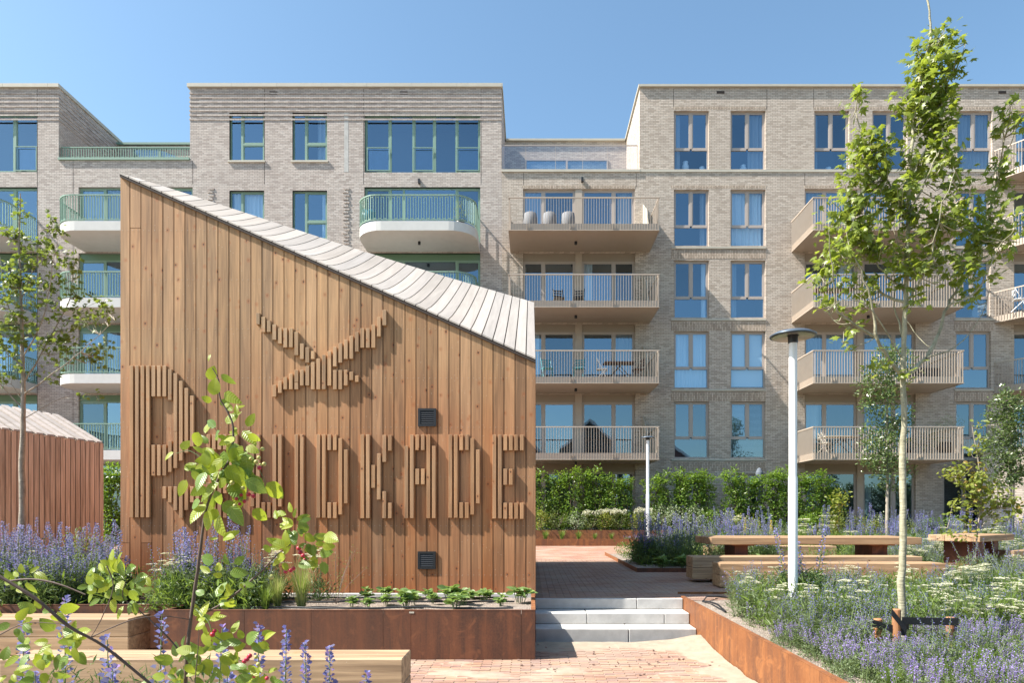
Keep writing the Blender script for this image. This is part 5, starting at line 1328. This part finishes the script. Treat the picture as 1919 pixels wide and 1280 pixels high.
for px, kind, fl_, s in ((1012,'yellow',0,1.0),(1045,'green',0,.9),(1080,'varieg',0,.85),(1108,'green',1,.85),(1135,'yellow',1,.9),(1160,'green',1,.9),(1190,'yellow',0,.8),(1207,'green',1,.95),(1238,'varieg',0,1.15),(1268,'varieg',0,1.1),(1300,'varieg',0,1.1),(1335,'dark',0,1.0),(1375,'yellow',0,1.3),(1410,'yellow',0,1.1),(1520,'dark',0,1.3),(1555,'yellow',0,1.2),(1590,'green',0,1.3),(1625,'yellow',0,1.1),(1650,'varieg',0,1.2),(1745,'dark',0,1.1),(1700,'green',0,1.0),(1790,'dark',0,1.2),(1890,'green',0,1.2)):
    shrub(kind, px, 26.3 if px < 1340 else 25.3, .55 if px < 1340 else .15, s, {('green',0):'plain green low shrub in the row below the hedge',('yellow',0):'yellow green low shrub in the row below the hedge',('varieg',0):'pale variegated low shrub in the row below the hedge',('dark',0):'dark green low shrub in the row below the hedge',('green',1):'low green shrub with round white flower heads below the hedge',('yellow',1):'yellowish shrub crowded with white flower heads below the hedge'}[(kind, fl_)], bool(fl_), {('yellow',1):None}.get((kind, fl_), kind+' shrubs below the hedge'+(' in flower' if fl_ else '')))
shrub('green', 160, 12.0, .05, 1.0, 'shrub with reddish green leaves behind the left blue spikes')
for px, D, h in ((1396, 22, 1.0), (1440+5, 23, .9)):
    t = thing('mullein', 'thin yellow flower spike, %s of two beyond the long table' % ('left' if px < 1400 else 'right'), 'flower', (PX(px, D), D, .05)); f, l = MB(), MB(); spike(f, l, 0, 0, h, (0, 0), .035, 80, .035, 14, .14, .45)
    link('stem', l.mesh('stem', [G['stem'], G['echleaf']]), t); link('flower_spike', f.mesh('flower_spike', G['fyellow']), t)

# ------------------------------------------------------------------ trees
def limb(mb, pts, r0, r1, n=7, m=0, kink=.0):
    """smooth polyline through points"""
    P_ = [Vector(p) for p in pts]; out = []
    for i in range(len(P_)-1):
        p0, p1, p2, p3 = P_[max(i-1, 0)], P_[i], P_[i+1], P_[min(i+2, len(P_)-1)]
        for k in range(4):
            t = k/4; out.append(.5*((2*p1)+(-p0+p2)*t+(2*p0-5*p1+4*p2-p3)*t*t+(-p0+3*p1-3*p2+p3)*t**3)+Vector((rv.gauss(0, kink), rv.gauss(0, kink), 0)))
    out.append(P_[-1]); N = len(out)
    mb.tube([tuple(p) for p in out], [(r0+(r1-r0)*(i/(N-1))**.8)*(1+rv.uniform(-.09, .13)) for i in range(N)], n, m); return out
def tree(label, cat, D, trunk, r0, limbs, blobs, leafT, lsize, lm, bark, singles=0, dens=1., droop=-.35, name='maple_tree'):
    base = P(*trunk[0], D); t = thing(name, label, cat, tuple(base)); W = []
    tb = MB(); tp = limb(tb, [P(x, y, D) for x, y in trunk], r0, .006, 12, kink=.004); W += tp[len(tp)//3:]
    part('trunk', tb, G[bark], t, smooth=True)
    for pts, ra, dd in limbs:
        lb = MB(); q = [P(x, y, D+dd*i/(len(pts)-1)) for i, (x, y) in enumerate(pts)]; lp = limb(lb, q, ra, ra*.22, 7, kink=.006); W += lp[2:]
        part('limb', lb, G[bark], t, smooth=True)
    Wn = np.array([tuple(p) for p in W]); tw = MB(); pos = []
    for (bx, by, rx, ry, n) in blobs:
        c = P(bx, by, D); sx, sz = rx*D/FPX, ry*D/FPX; sy = min(.6, max(.2, (sx+sz)*.5)); nt = max(2, int(n*dens/9))
        for k in range(nt):
            while True:
                p = rs.uniform(-1, 1, 3)
                if np.linalg.norm(p) < 1: break
            e = np.array([c.x+p[0]*sx, c.y+p[1]*sy, c.z+p[2]*sz]); d_ = np.linalg.norm(Wn-e, axis=1)+(Wn[:, 2] > e[2])*.35; s = Wn[np.argmin(d_)]
            if np.linalg.norm(e-s) > 1.0: s = s+(e-s)*(1-.8/np.linalg.norm(e-s))
            mid = (s+e)/2+np.array([0, 0, -.06]); tw.tube([tuple(s), tuple(mid), tuple(e)], [.005, .004, .0015], 4, 0, cap=False)
            m = 9; tt = rs.uniform(.55, 1.05, m); pos.append(s+(e-s)*tt[:, None]+rs.normal(0, .045, (m, 3)))
    part('twigs', tw, G[bark], t, kind='stuff')
    pos = np.concatenate(pos); n = len(pos); d_ = rdir(n, droop, 1.); sz_ = rs.uniform(.65, 1.2, n)*lsize
    nr = np.stack([rs.normal(-.5, .5, n), rs.normal(-.45, .45, n), rs.uniform(.35, 1.2, n)], 1)
    order = np.argsort(-sz_/pos[:, 1]); one = order[:singles]; rest = order[singles:]
    lv_ = MB(); scatter(lv_, leafT, pos[rest], d_[rest], sz_[rest], 0, nrm=nr[rest]); q = part('foliage', lv_, G[lm], t)
    if singles: q['kind'] = 'stuff'
    for i in one:
        lf = MB(); scatter(lf, leafT, pos[i:i+1], d_[i:i+1], sz_[i:i+1], 0, nrm=nr[i:i+1]); part('leaf', lf, G[lm], t, origin=tuple(pos[i]))
    return t
trunk1 = [(1693,1228),(1690,1090),(1692,1000),(1690,900),(1694,800),(1692,705),(1694,640),(1697,560),(1699,480),(1701,420),(1704,330),(1711,240),(1722,150),(1744,70),(1741,20),(1734,-30)]
limbs1 = [([(1691,706),(1658,660),(1642,632),(1637,588),(1625,540),(1600,480)], .026, -.3), ([(1642,632),(1599,605),(1569,585),(1563,546),(1560,499),(1552,430)], .016, -.5),
 ([(1694,706),(1735,671),(1758,626),(1777,573),(1795,540),(1836,470),(1858,380),(1890,230)], .026, .4), ([(1777,573),(1830,545),(1862,480),(1900,430)], .012, -.3),
 ([(1697,567),(1658,552),(1631,522),(1599,490),(1578,451),(1550,390)], .017, .5), ([(1697,546),(1664,519),(1634,475),(1610,400)], .014, .2), ([(1703,561),(1726,522),(1747,469),(1760,400),(1790,320)], .015, -.4),
 ([(1697,653),(1685,617),(1676,558),(1688,499),(1665,400)], .013, .4), ([(1701,420),(1672,350),(1640,300),(1612,240),(1603,180)], .014, .1), ([(1702,400),(1735,340),(1765,270)], .014, -.2), ([(1704,330),(1745,260),(1770,170),(1810,80)], .013, .1),
 ([(1599,605),(1560,600),(1530,520)], .007, .2), ([(1642,632),(1600,650),(1570,628)], .006, -.3), ([(1735,671),(1790,650),(1840,590),(1862,500)], .009, .3), ([(1696,600),(1730,640),(1742,650)], .006, -.2), ([(1690,670),(1640,590),(1590,560),(1545,585)], .009, -.6)]
blobs1 = [(1604,190,15,28,70),(1740,62,12,24,30),(1788,72,34,24,110),(1752,104,52,38,330),(1742,150,42,40,330),(1735,205,48,45,360),(1705,185,28,26,100),(1775,200,28,60,230),(1768,285,38,70,330),(1735,300,45,60,300),(1640,268,42,32,220),(1612,300,34,45,230),(1655,320,45,50,260),(1600,365,38,45,200),(1650,385,55,45,260),(1700,370,40,60,220),(1790,370,34,55,230),(1760,410,55,45,260),(1555,395,20,26,60),(1588,432,48,38,240),(1565,480,40,42,220),(1620,455,40,45,180),(1680,450,55,45,220),(1740,480,55,45,210),(1815,430,48,48,260),(1860,380,32,42,130),(1878,320,22,45,170),(1885,235,20,45,120),(1905,205,14,16,30),(1900,420,26,32,110),(1860,460,48,38,200),(1600,520,62,34,170),(1670,510,50,30,90),(1800,510,60,34,170),(1850,530,36,28,80),(1528,522,26,10,24),(1545,570,30,12,34),(1590,555,40,25,60),(1570,632,22,10,22),(1640,672,26,14,16),(1703,700,18,12,10),(1620,600,30,20,26),(1730,560,40,25,30)]
TD = 5.8
limbs1 = [(p, r*.8, dd*.8) for p, r, dd in limbs1]
tree('tall young maple with pale trunk tied to three stakes in the right flower bed', 'tree', TD, trunk1, .033, limbs1, blobs1, LM, .077, 'maple', 'bark', singles=290, dens=.55)
# stakes and straps
for k, (px, py0, py1, D, lab) in enumerate(((1645, 1160, 1230, 5.66, 'left short wooden stake of the maple, wrapped in black strap'), (1680, 1142, 1232, 5.62, 'middle wooden stake just left of the maple trunk'), (1781, 1157, 1210, 5.76, 'right wooden stake of the maple at the end of the strap'))):
    a = MB(); z1, x = PZ(py0, D), PX(px, D); a.lathe([(.034, -.3), (.034, z1-.006), (.028, z1), (0, z1)], (0, 0, 0), 14); tag(link('tree_stake', a.mesh('tree_stake', M['batten'], smooth=False), None, (x, D, 0)), lab, 'stake')
a = MB(); 
def band(p, q, w, mb): 
    p, q = Vector(p), Vector(q); mb.hexa([(p.x,p.y-.006,p.z-w),(q.x,q.y-.006,q.z-w),(q.x,q.y+.0,q.z-w),(p.x,p.y+.0,p.z-w),(p.x,p.y-.006,p.z+w),(q.x,q.y-.006,q.z+w),(q.x,q.y+.0,q.z+w),(p.x,p.y+.0,p.z+w)])
S = thing('tree_tie', 'wide black rubber strap tying the maple trunk to its stakes', 'strap', tuple(P(1693, 1170, 5.7)))
for pts in ([P(1634,1168,5.62), P(1696,1186,5.62)], [P(1671,1148,5.57), P(1698,1182,5.57)], [P(1690,1164,5.70), P(1796,1166,5.71)]):
    a = MB(); band(*pts, .031, a); part('strap', a, M['black'], S)
a = MB(); a.lathe([(.042, -.035), (.042, .035)], tuple(P(1693, 1172, 5.8)), 14); part('strap', a, M['black'], S)
# left tree
trunk2 = [(40,1110),(42,980),(41,900),(43,800),(44,740),(42,660),(40,600),(38,520),(36,450),(38,362)]
limbs2 = [([(44,740),(100,700),(150,660),(215,600)], .012, -.3), ([(43,720),(90,640),(130,560),(135,500)], .012, .3), ([(42,690),(0,640),(-40,600)], .012, .2), ([(42,670),(80,600),(95,520),(110,440)], .011, -.3), ([(44,770),(0,720),(-30,700)], .012, -.2), ([(42,630),(10,560),(0,480)], .01, .3), ([(44,785),(120,745),(180,742)], .006, .2), ([(40,560),(70,480),(80,430)], .008, 0), ([(43,755),(20,720),(-10,735)], .006, .2)]
blobs2 = [(38,385,9,24,40),(22,440,24,22,100),(60,470,40,35,170),(105,430,15,28,70),(90,500,45,45,230),(30,510,36,36,180),(135,480,12,30,50),(140,545,18,30,60),(70,560,55,40,230),(0,560,30,60,200),(120,600,50,40,200),(180,590,40,28,120),(20,620,50,35,180),(80,650,60,30,150),(150,650,55,26,170),(195,655,30,18,60),(0,650,30,40,90),(190,560,22,14,40),(178,740,26,7,20),(60,700,60,22,60),(10,700,30,22,50),(208,565,15,8,14)]
tree('young tree with airy crown and thin grey trunk in front of the slatted shed', 'tree', 9.6, trunk2, .05, limbs2, blobs2, LM, .075, 'maple_l', 'barkd', dens=.8, name='field_maple')
# dark columnar evergreens on thin trunks
for (px, ytop, ybot, D, rx, lab) in ((1662, 655, 905, 21.0, 44, 'slender dark evergreen with narrow crown behind the maple trunk'), (1893, 742, 905, 22.0, 36, 'dark evergreen with narrow crown at the right edge before the annex')):
    zc0, zc1 = PZ(ybot, D), PZ(ytop, D); t = thing('evergreen_tree', lab, 'tree', (PX(px, D), D, 0)); a = MB(); a.tube([(0, 0, 0), (.02, 0, zc0), (0, 0, zc1-.2)], [.06, .05, .015], 8); a.tube([(.12, .03, 0), (.13, 0, zc0+.4)], [.03, .02], 6); link('trunk', a.mesh('trunk', G['barkd'], smooth=True), t)
    c_ = MB(); w_ = rx*D/FPX; hh = (zc1-zc0)
    for q in range(13):
        u = (q+.5)/13; s_ = MB(); cloud(360, (w_*(.55+.35*math.sin(3.14*min(1, u*.8+.22))), w_*.6, hh*.085, 'e'), .10, clump=.10, mb=s_, up=.3)
        ox, oy, oz = rv.uniform(-.42, .42)*w_, rv.uniform(-.3, .3)*w_, -hh/2+hh*u
        for V_q, F_q in zip(s_.V, s_.F): c_.add(V_q+np.array([ox, oy, oz]), F_q)
    link('crown', c_.mesh('crown', G['holly']), t, (0, 0, (zc0+zc1)/2))
for (px, y0, D, lab) in ((1775, 800, 27.5, 'wispy olive bush on the lowest right balcony'),):
    c_ = cloud(420, (.7, .3, .45, 'e'), .10, T=LN, clump=.12); tag(link('olive_bush', c_.mesh('olive_bush', G['variegated']), None, (PX(px, D), D, PZ(805, D)+.1)), lab, 'bush')
c_ = cloud(300, (.7, .2, .35, 'e'), .07); tag(link('balcony_plants', c_.mesh('balcony_plants', G['holly']), None, (PX(1735, 27.5), 27.5, fl(2)+.55)), 'dark bushy plants behind the railing of the lowest right balcony', 'plants')
c_ = cloud(110, (.22, .15, .35, 'e'), .10, T=LN); tag(link('pot_plant', c_.mesh('pot_plant', G['yshrub']), None, (PX(862, 27.5), 27.5, LZ[5]+1.05)), 'leafy plant in the small dark pot on the rounded balcony', 'plant')
# berry bush at the right (mid distance)
bt = [(1826,1080),(1830,1010),(1838,940),(1835,880),(1822,800)]
tree('bushy serviceberry with orange berries in front of the short table', 'shrub', 11.5, bt, .014, [([(1832,1000),(1870,950),(1915,925)], .008, -.2), ([(1836,950),(1800,900),(1760,880)], .007, .2), ([(1838,940),(1860,880),(1880,870)], .007, 0), ([(1830,1010),(1790,1000),(1775,990)], .005, -.2), ([(1836,960),(1880,980),(1895,1080)], .006, -.2)],
 [(1825,850,22,35,60),(1800,890,36,28,110),(1760,882,14,8,14),(1830,910,45,35,190),(1800,930,34,28,110),(1870,935,40,25,120),(1905,935,22,18,50),(1850,960,45,25,120),(1815,1000,25,10,20),(1785,1000,12,6,10),(1835,800,10,22,20),(1890,965,25,15,36)], L8, .085, 'yshrub', 'barkd', dens=1.0, droop=-.1, name='serviceberry_bush')
t = thing('serviceberry_sapling', 'thin yellow leaved sapling right of the far hedge', 'shrub', (PX(1572, 24), 24, .1)); c_ = cloud(260, (.28, .2, .5, 'e'), .10, T=L8); link('crown', c_.mesh('crown', G['yshrub']), t, (0, 0, 1.45)); a = MB(); a.tube([(0, 0, 0), (0, 0, 1.5)], .015, 5); link('trunk', a.mesh('trunk', G['stemd']), t)

# ------------------------------------------------------------------ foreground serviceberry: thin branches, large leaves, red berries
def objleaf(name, c1, c2, trans):
    t = NT(name); r = t.rnd; col = t.mix(r, c1, c2); tc = t.n('TexCoord').outputs['Object']
    sep = t.n('SeparateXYZ', Vector=tc); vein = t.math('ABSOLUTE', sep.outputs[1]); vv = t.math('SINE', t.math('MULTIPLY', t.math('SUBTRACT', sep.outputs[0], t.math('MULTIPLY', vein, .7)), 52.))
    col = t.mix(t.rng(vv, .6, 1, 0, .10), col, [x*1.35 for x in c2]); col = t.mix(t.rng(vein, .006, .016, .45, 0), col, (.36,.42,.14))
    nz = t.noise(t.objoff(), 3.5, 3); col = t.mix(t.rng(nz, .5, .7, 0, .4), col, [x*.7 for x in c1])
    t.base(col); t.rough(.38); t.b.inputs['Specular IOR Level'].default_value = .5; t.bump(vv, .25, .004)
    tr = t.n('BsdfTranslucent'); mx = t.n('MixShader'); mx.inputs[0].default_value = trans; t.l(t.mix(.5, col, (.60,.68,.05)), tr.inputs[0])
    t.l(t.b.outputs[0], mx.inputs[1]); t.l(tr.outputs[0], mx.inputs[2]); t.l(mx.outputs[0], t.out.inputs[0]); return t.m
G['fgl'] = objleaf('serviceberry_leaf_bright', (.24,.32,.03), (.42,.47,.05), .55); G['fgd'] = objleaf('serviceberry_leaf_green', (.11,.20,.035), (.18,.28,.05), .4)
def ovate(v):
    N = 8; w = (.31, .25, .38)[v]; V = [(0,0,0)]; F = []
    rr_ = random.Random(v); cup = (.10, .22, .05)[v]
    def prof(t): return w*math.sin(math.pi*t**.85)**.75*(1-.25*t)
    for i in range(1, N):
        t = i/N; z = -.22*t*t+.06*t; pw = prof(t)*(1+rr_.uniform(-.04, .04)); V += [(t, pw, z+cup*pw), (t, 0, z), (t, -pw, z+cup*pw)]
    V.append((1, 0, -.17)); e = len(V)-1
    F3 = [(0,2,1),(0,3,2),(e,e-3,e-2),(e,e-2,e-1)]; F4 = []
    for i in range(N-2): a = 1+3*i; F4 += [(a,a+1,a+4,a+3),(a+1,a+2,a+5,a+4)]
    m = MB(); m.add(V, F3); m.F.append(np.array(F4)); m.M.append(np.zeros(len(F4))); return m
LFM = {(v, k): ovate(v).mesh('leaf', G[k], smooth=True) for v in range(3) for k in ('fgl', 'fgd')}
M['berry'] = plain('ripe_berry', (.42,.02,.05), .35); M['berryg'] = plain('unripe_berry', (.40,.38,.12), .4)
bm_ = bmesh.new(); bmesh.ops.create_uvsphere(bm_, u_segments=10, v_segments=7, radius=1); 
def bmesh_copy(mt):
    me = bpy.data.meshes.new('berry'); bm_.to_mesh(me); me.materials.append(mt)
    for p in me.polygons: p.use_smooth = True
    return me
BER = [bmesh_copy(M['berry']), bmesh_copy(M['berryg'])]
FD = 2.35
SB = thing('serviceberry_bush', 'thin stemmed serviceberry with yellow green leaves and red berries close to the camera', 'shrub', tuple(P(350, 1300, FD)))
def fbranch(pts, r0, r1, name='branch', n=7, mat='stemd'):
    b_ = MB(); q = limb(b_, [P(x, y, d_) for x, y, d_ in pts], r0, r1, n, kink=.0006); part(name, b_, G[mat], SB, smooth=True); return q
fbranch([(345,1330,2.35),(352,1210,2.35),(362,1130,2.36),(373,1050,2.36),(385,960,2.37),(408,900,2.37),(432,855,2.38),(437,800,2.38),(425,770,2.38),(412,745,2.38),(410,712,2.38),(398,690,2.38)], .0075, .0015, 'stem', 9)
fbranch([(-20,1070,2.1),(60,1118,2.12),(130,1175,2.15),(200,1215,2.2),(290,1290,2.25)], .0055, .0045, 'stem', 9)
fbranch([(15,1090,2.12),(60,1086,2.12),(110,1095,2.12),(160,1115,2.12)], .0035, .002)
fbranch([(380,1150,2.36),(420,1130,2.36),(480,1080,2.36),(520,1040,2.36),(545,1020,2.36)], .0045, .002)
fbranch([(200,1060,2.2),(212,1100,2.2),(190,1160,2.2),(170,1195,2.2)], .002, .0012)
fbranch([(170,1195,2.2),(240,1165,2.25),(300,1155,2.3),(355,1162,2.35)], .002, .0015)
fbranch([(0,1190,2.2),(50,1168,2.2),(110,1170,2.2)], .002, .001)
fbranch([(365,1140,2.36),(390,1165,2.34),(400,1190,2.34),(420,1205,2.34)], .0025, .0015, mat='stem')
fbranch([(378,860,2.37),(355,845,2.37),(330,850,2.37)], .0016, .0008, mat='stem'); fbranch([(408,810,2.37),(395,795,2.37),(385,788,2.37)], .001, .0006)
fbranch([(362,1310,2.2),(370,1230,2.2),(372,1180,2.2)], .002, .001)
fbranch([(345,1230,2.35),(300,1180,2.34),(255,1140,2.33),(230,1120,2.32),(235,1090,2.3)], .003, .0012)
fbranch([(437,850,2.38),(470,860,2.38),(495,900,2.38),(505,940,2.38)], .0014, .0007, mat='stem')
RL = random.Random(77)
def leafat(px, py, ang, ln, k=None, D=None, tilt=None, v=None):
    """ang: direction of the tip in the picture plane (deg, 0 right, 90 up); ln px length"""
    D = D or FD+RL.uniform(-.06, .06); L_ = .9*ln*D/FPX; a = math.radians(ang); ti = math.radians(tilt if tilt is not None else RL.uniform(-35, 35))
    ex = Vector((math.cos(a)*math.cos(ti), math.sin(ti), math.sin(a)*math.cos(ti))); nv = Vector((RL.uniform(-.5, .5), -1, RL.uniform(-.2, .9))); nv = (nv-ex*nv.dot(ex)).normalized(); ey = nv.cross(ex)
    from mathutils import Matrix
    p = P(px, py, D)-wloc(SB); k = k or ('fgl' if RL.random() < .62 else 'fgd'); o = link('leaf', LFM[(RL.randrange(3) if v is None else v, k)], SB)
    R_ = Matrix((ex*L_, ey*L_, nv*L_)).transposed().to_4x4(); R_.translation = p; o.matrix_local = R_; return o
for a in ((395,664,250,16),(392,712,70,32,'fgl',None,0,2),(414,702,-35,34,'fgd'),(400,741,85,38,'fgl',None,0,2),(420,737,-30,50,'fgl'),(397,752,160,22),(412,758,25,24),(436,770,140,32,'fgl'),(440,768,40,24,'fgl'),(405,800,150,34),(425,795,60,36,'fgl'),(455,808,-40,46,'fgl'),(412,808,210,32),(372,810,240,44,'fgl'),(390,842,200,24),(400,845,-100,52,'fgl',None,0,2),(420,845,-90,52,'fgd'),(440,830,-80,60,'fgd'),(460,850,-70,56,'fgd'),(410,860,190,46,'fgl'),(340,843,60,26,'fgl'),(325,848,215,26,'fgl'),(345,880,30,28,'fgl',None,0,2),(360,882,-60,40,'fgd'),(385,885,-110,44,'fgd'),(405,880,-90,36),(350,900,-120,40,'fgl'),(430,880,-60,60,'fgl'),(450,880,-40,60,'fgd'),(470,890,-80,54,'fgd'),(410,905,-140,58,'fgl'),(400,930,-130,60,'fgl'),(385,945,-125,50,'fgl'),(375,940,-160,40),(500,905,-50,48,'fgl'),(430,905,-50,50,'fgd'),(415,945,-25,44,'fgd'),(430,950,-50,50,'fgd'),(395,960,-120,48,'fgl'),(405,965,-60,60,'fgl'),(460,900,-30,50),(445,915,-70,44),(420,880,-20,50,'fgl')): leafat(*a)
for cx, cy, sx, sy, n in ((425,850,40,45,16),(395,905,35,40,12),(450,815,25,28,8),(415,1012,16,12,3),(420,1078,20,22,9),(400,1130,22,25,10),(450,1090,14,10,2),(385,1170,18,25,8),(555,985,30,22,12),(545,1040,40,20,14),(575,1010,30,22,10),(595,1040,12,14,4),(225,1085,45,30,22),(190,1110,35,18,10),(250,1120,25,18,7),(45,1080,24,18,6),(25,1100,16,10,3),(30,1165,28,14,6),(75,1145,36,10,6),(120,1200,45,24,14),(60,1215,30,20,8),(15,1260,25,24,10),(90,1260,28,18,7),(150,1195,16,14,4),(330,1245,26,24,12),(400,1235,40,22,14),(460,1205,38,20,12),(370,1225,30,16,7),(500,1265,26,14,7),(345,1275,30,14,8),(430,1275,30,10,6)):
    for k in range(max(3, int(n*1.25))): x, y = RL.gauss(cx, sx*.6), RL.gauss(cy, sy*.6); an = math.degrees(math.atan2(-(y-cy), x-cx))+RL.uniform(-50, 50)-10; leafat(x, y, an, RL.uniform(18, 40))
def berries(lst, D, ripe, R_=6.5):
    for x, y in lst:
        p = P(x, y, D+RL.uniform(-.02, .02))-wloc(SB); o = link('berry', BER[0 if ripe else 1], SB, tuple(p)); r_ = R_*D/FPX*RL.uniform(.8, 1.1)/1.9; o.scale = (r_,)*3
berries([(452,928),(458,940),(466,927),(443,935),(449,945),(486,877),(475,930)], 2.36, True, 7.5); berries([(483,845),(492,842),(485,858),(480,866),(487,872),(470,860),(440,948),(455,915),(435,905),(495,870)], 2.36, False, 8)
berries([(560,1028),(563,1036),(568,1042),(571,1050),(545,1070),(538,1068),(550,1066),(568,1062),(572,1058),(535,1072)], 2.36, True, 8); berries([(402,1183),(398,1190),(468,1230),(458,1240),(463,1236),(476,1268),(500,1272)], 2.34, True, 8.5); berries([(480,1232),(484,1246),(508,1082)], 2.34, False, 9)

# dense clipped hedge closing the garden behind the camera (it shows in the ground floor glass)
gh = cloud(4200, (1.7, .4, 2.6, 'c'), .26, clump=.16).mesh('leaves', G['holly'])
for k in range(22):
    t = thing('garden_hedge', 'tall dark clipped hedge closing the garden on the street side', 'hedge', (-16+k*3.0, -13, 1.6), 0, 'street side hedge'); link('leaves', gh, t)
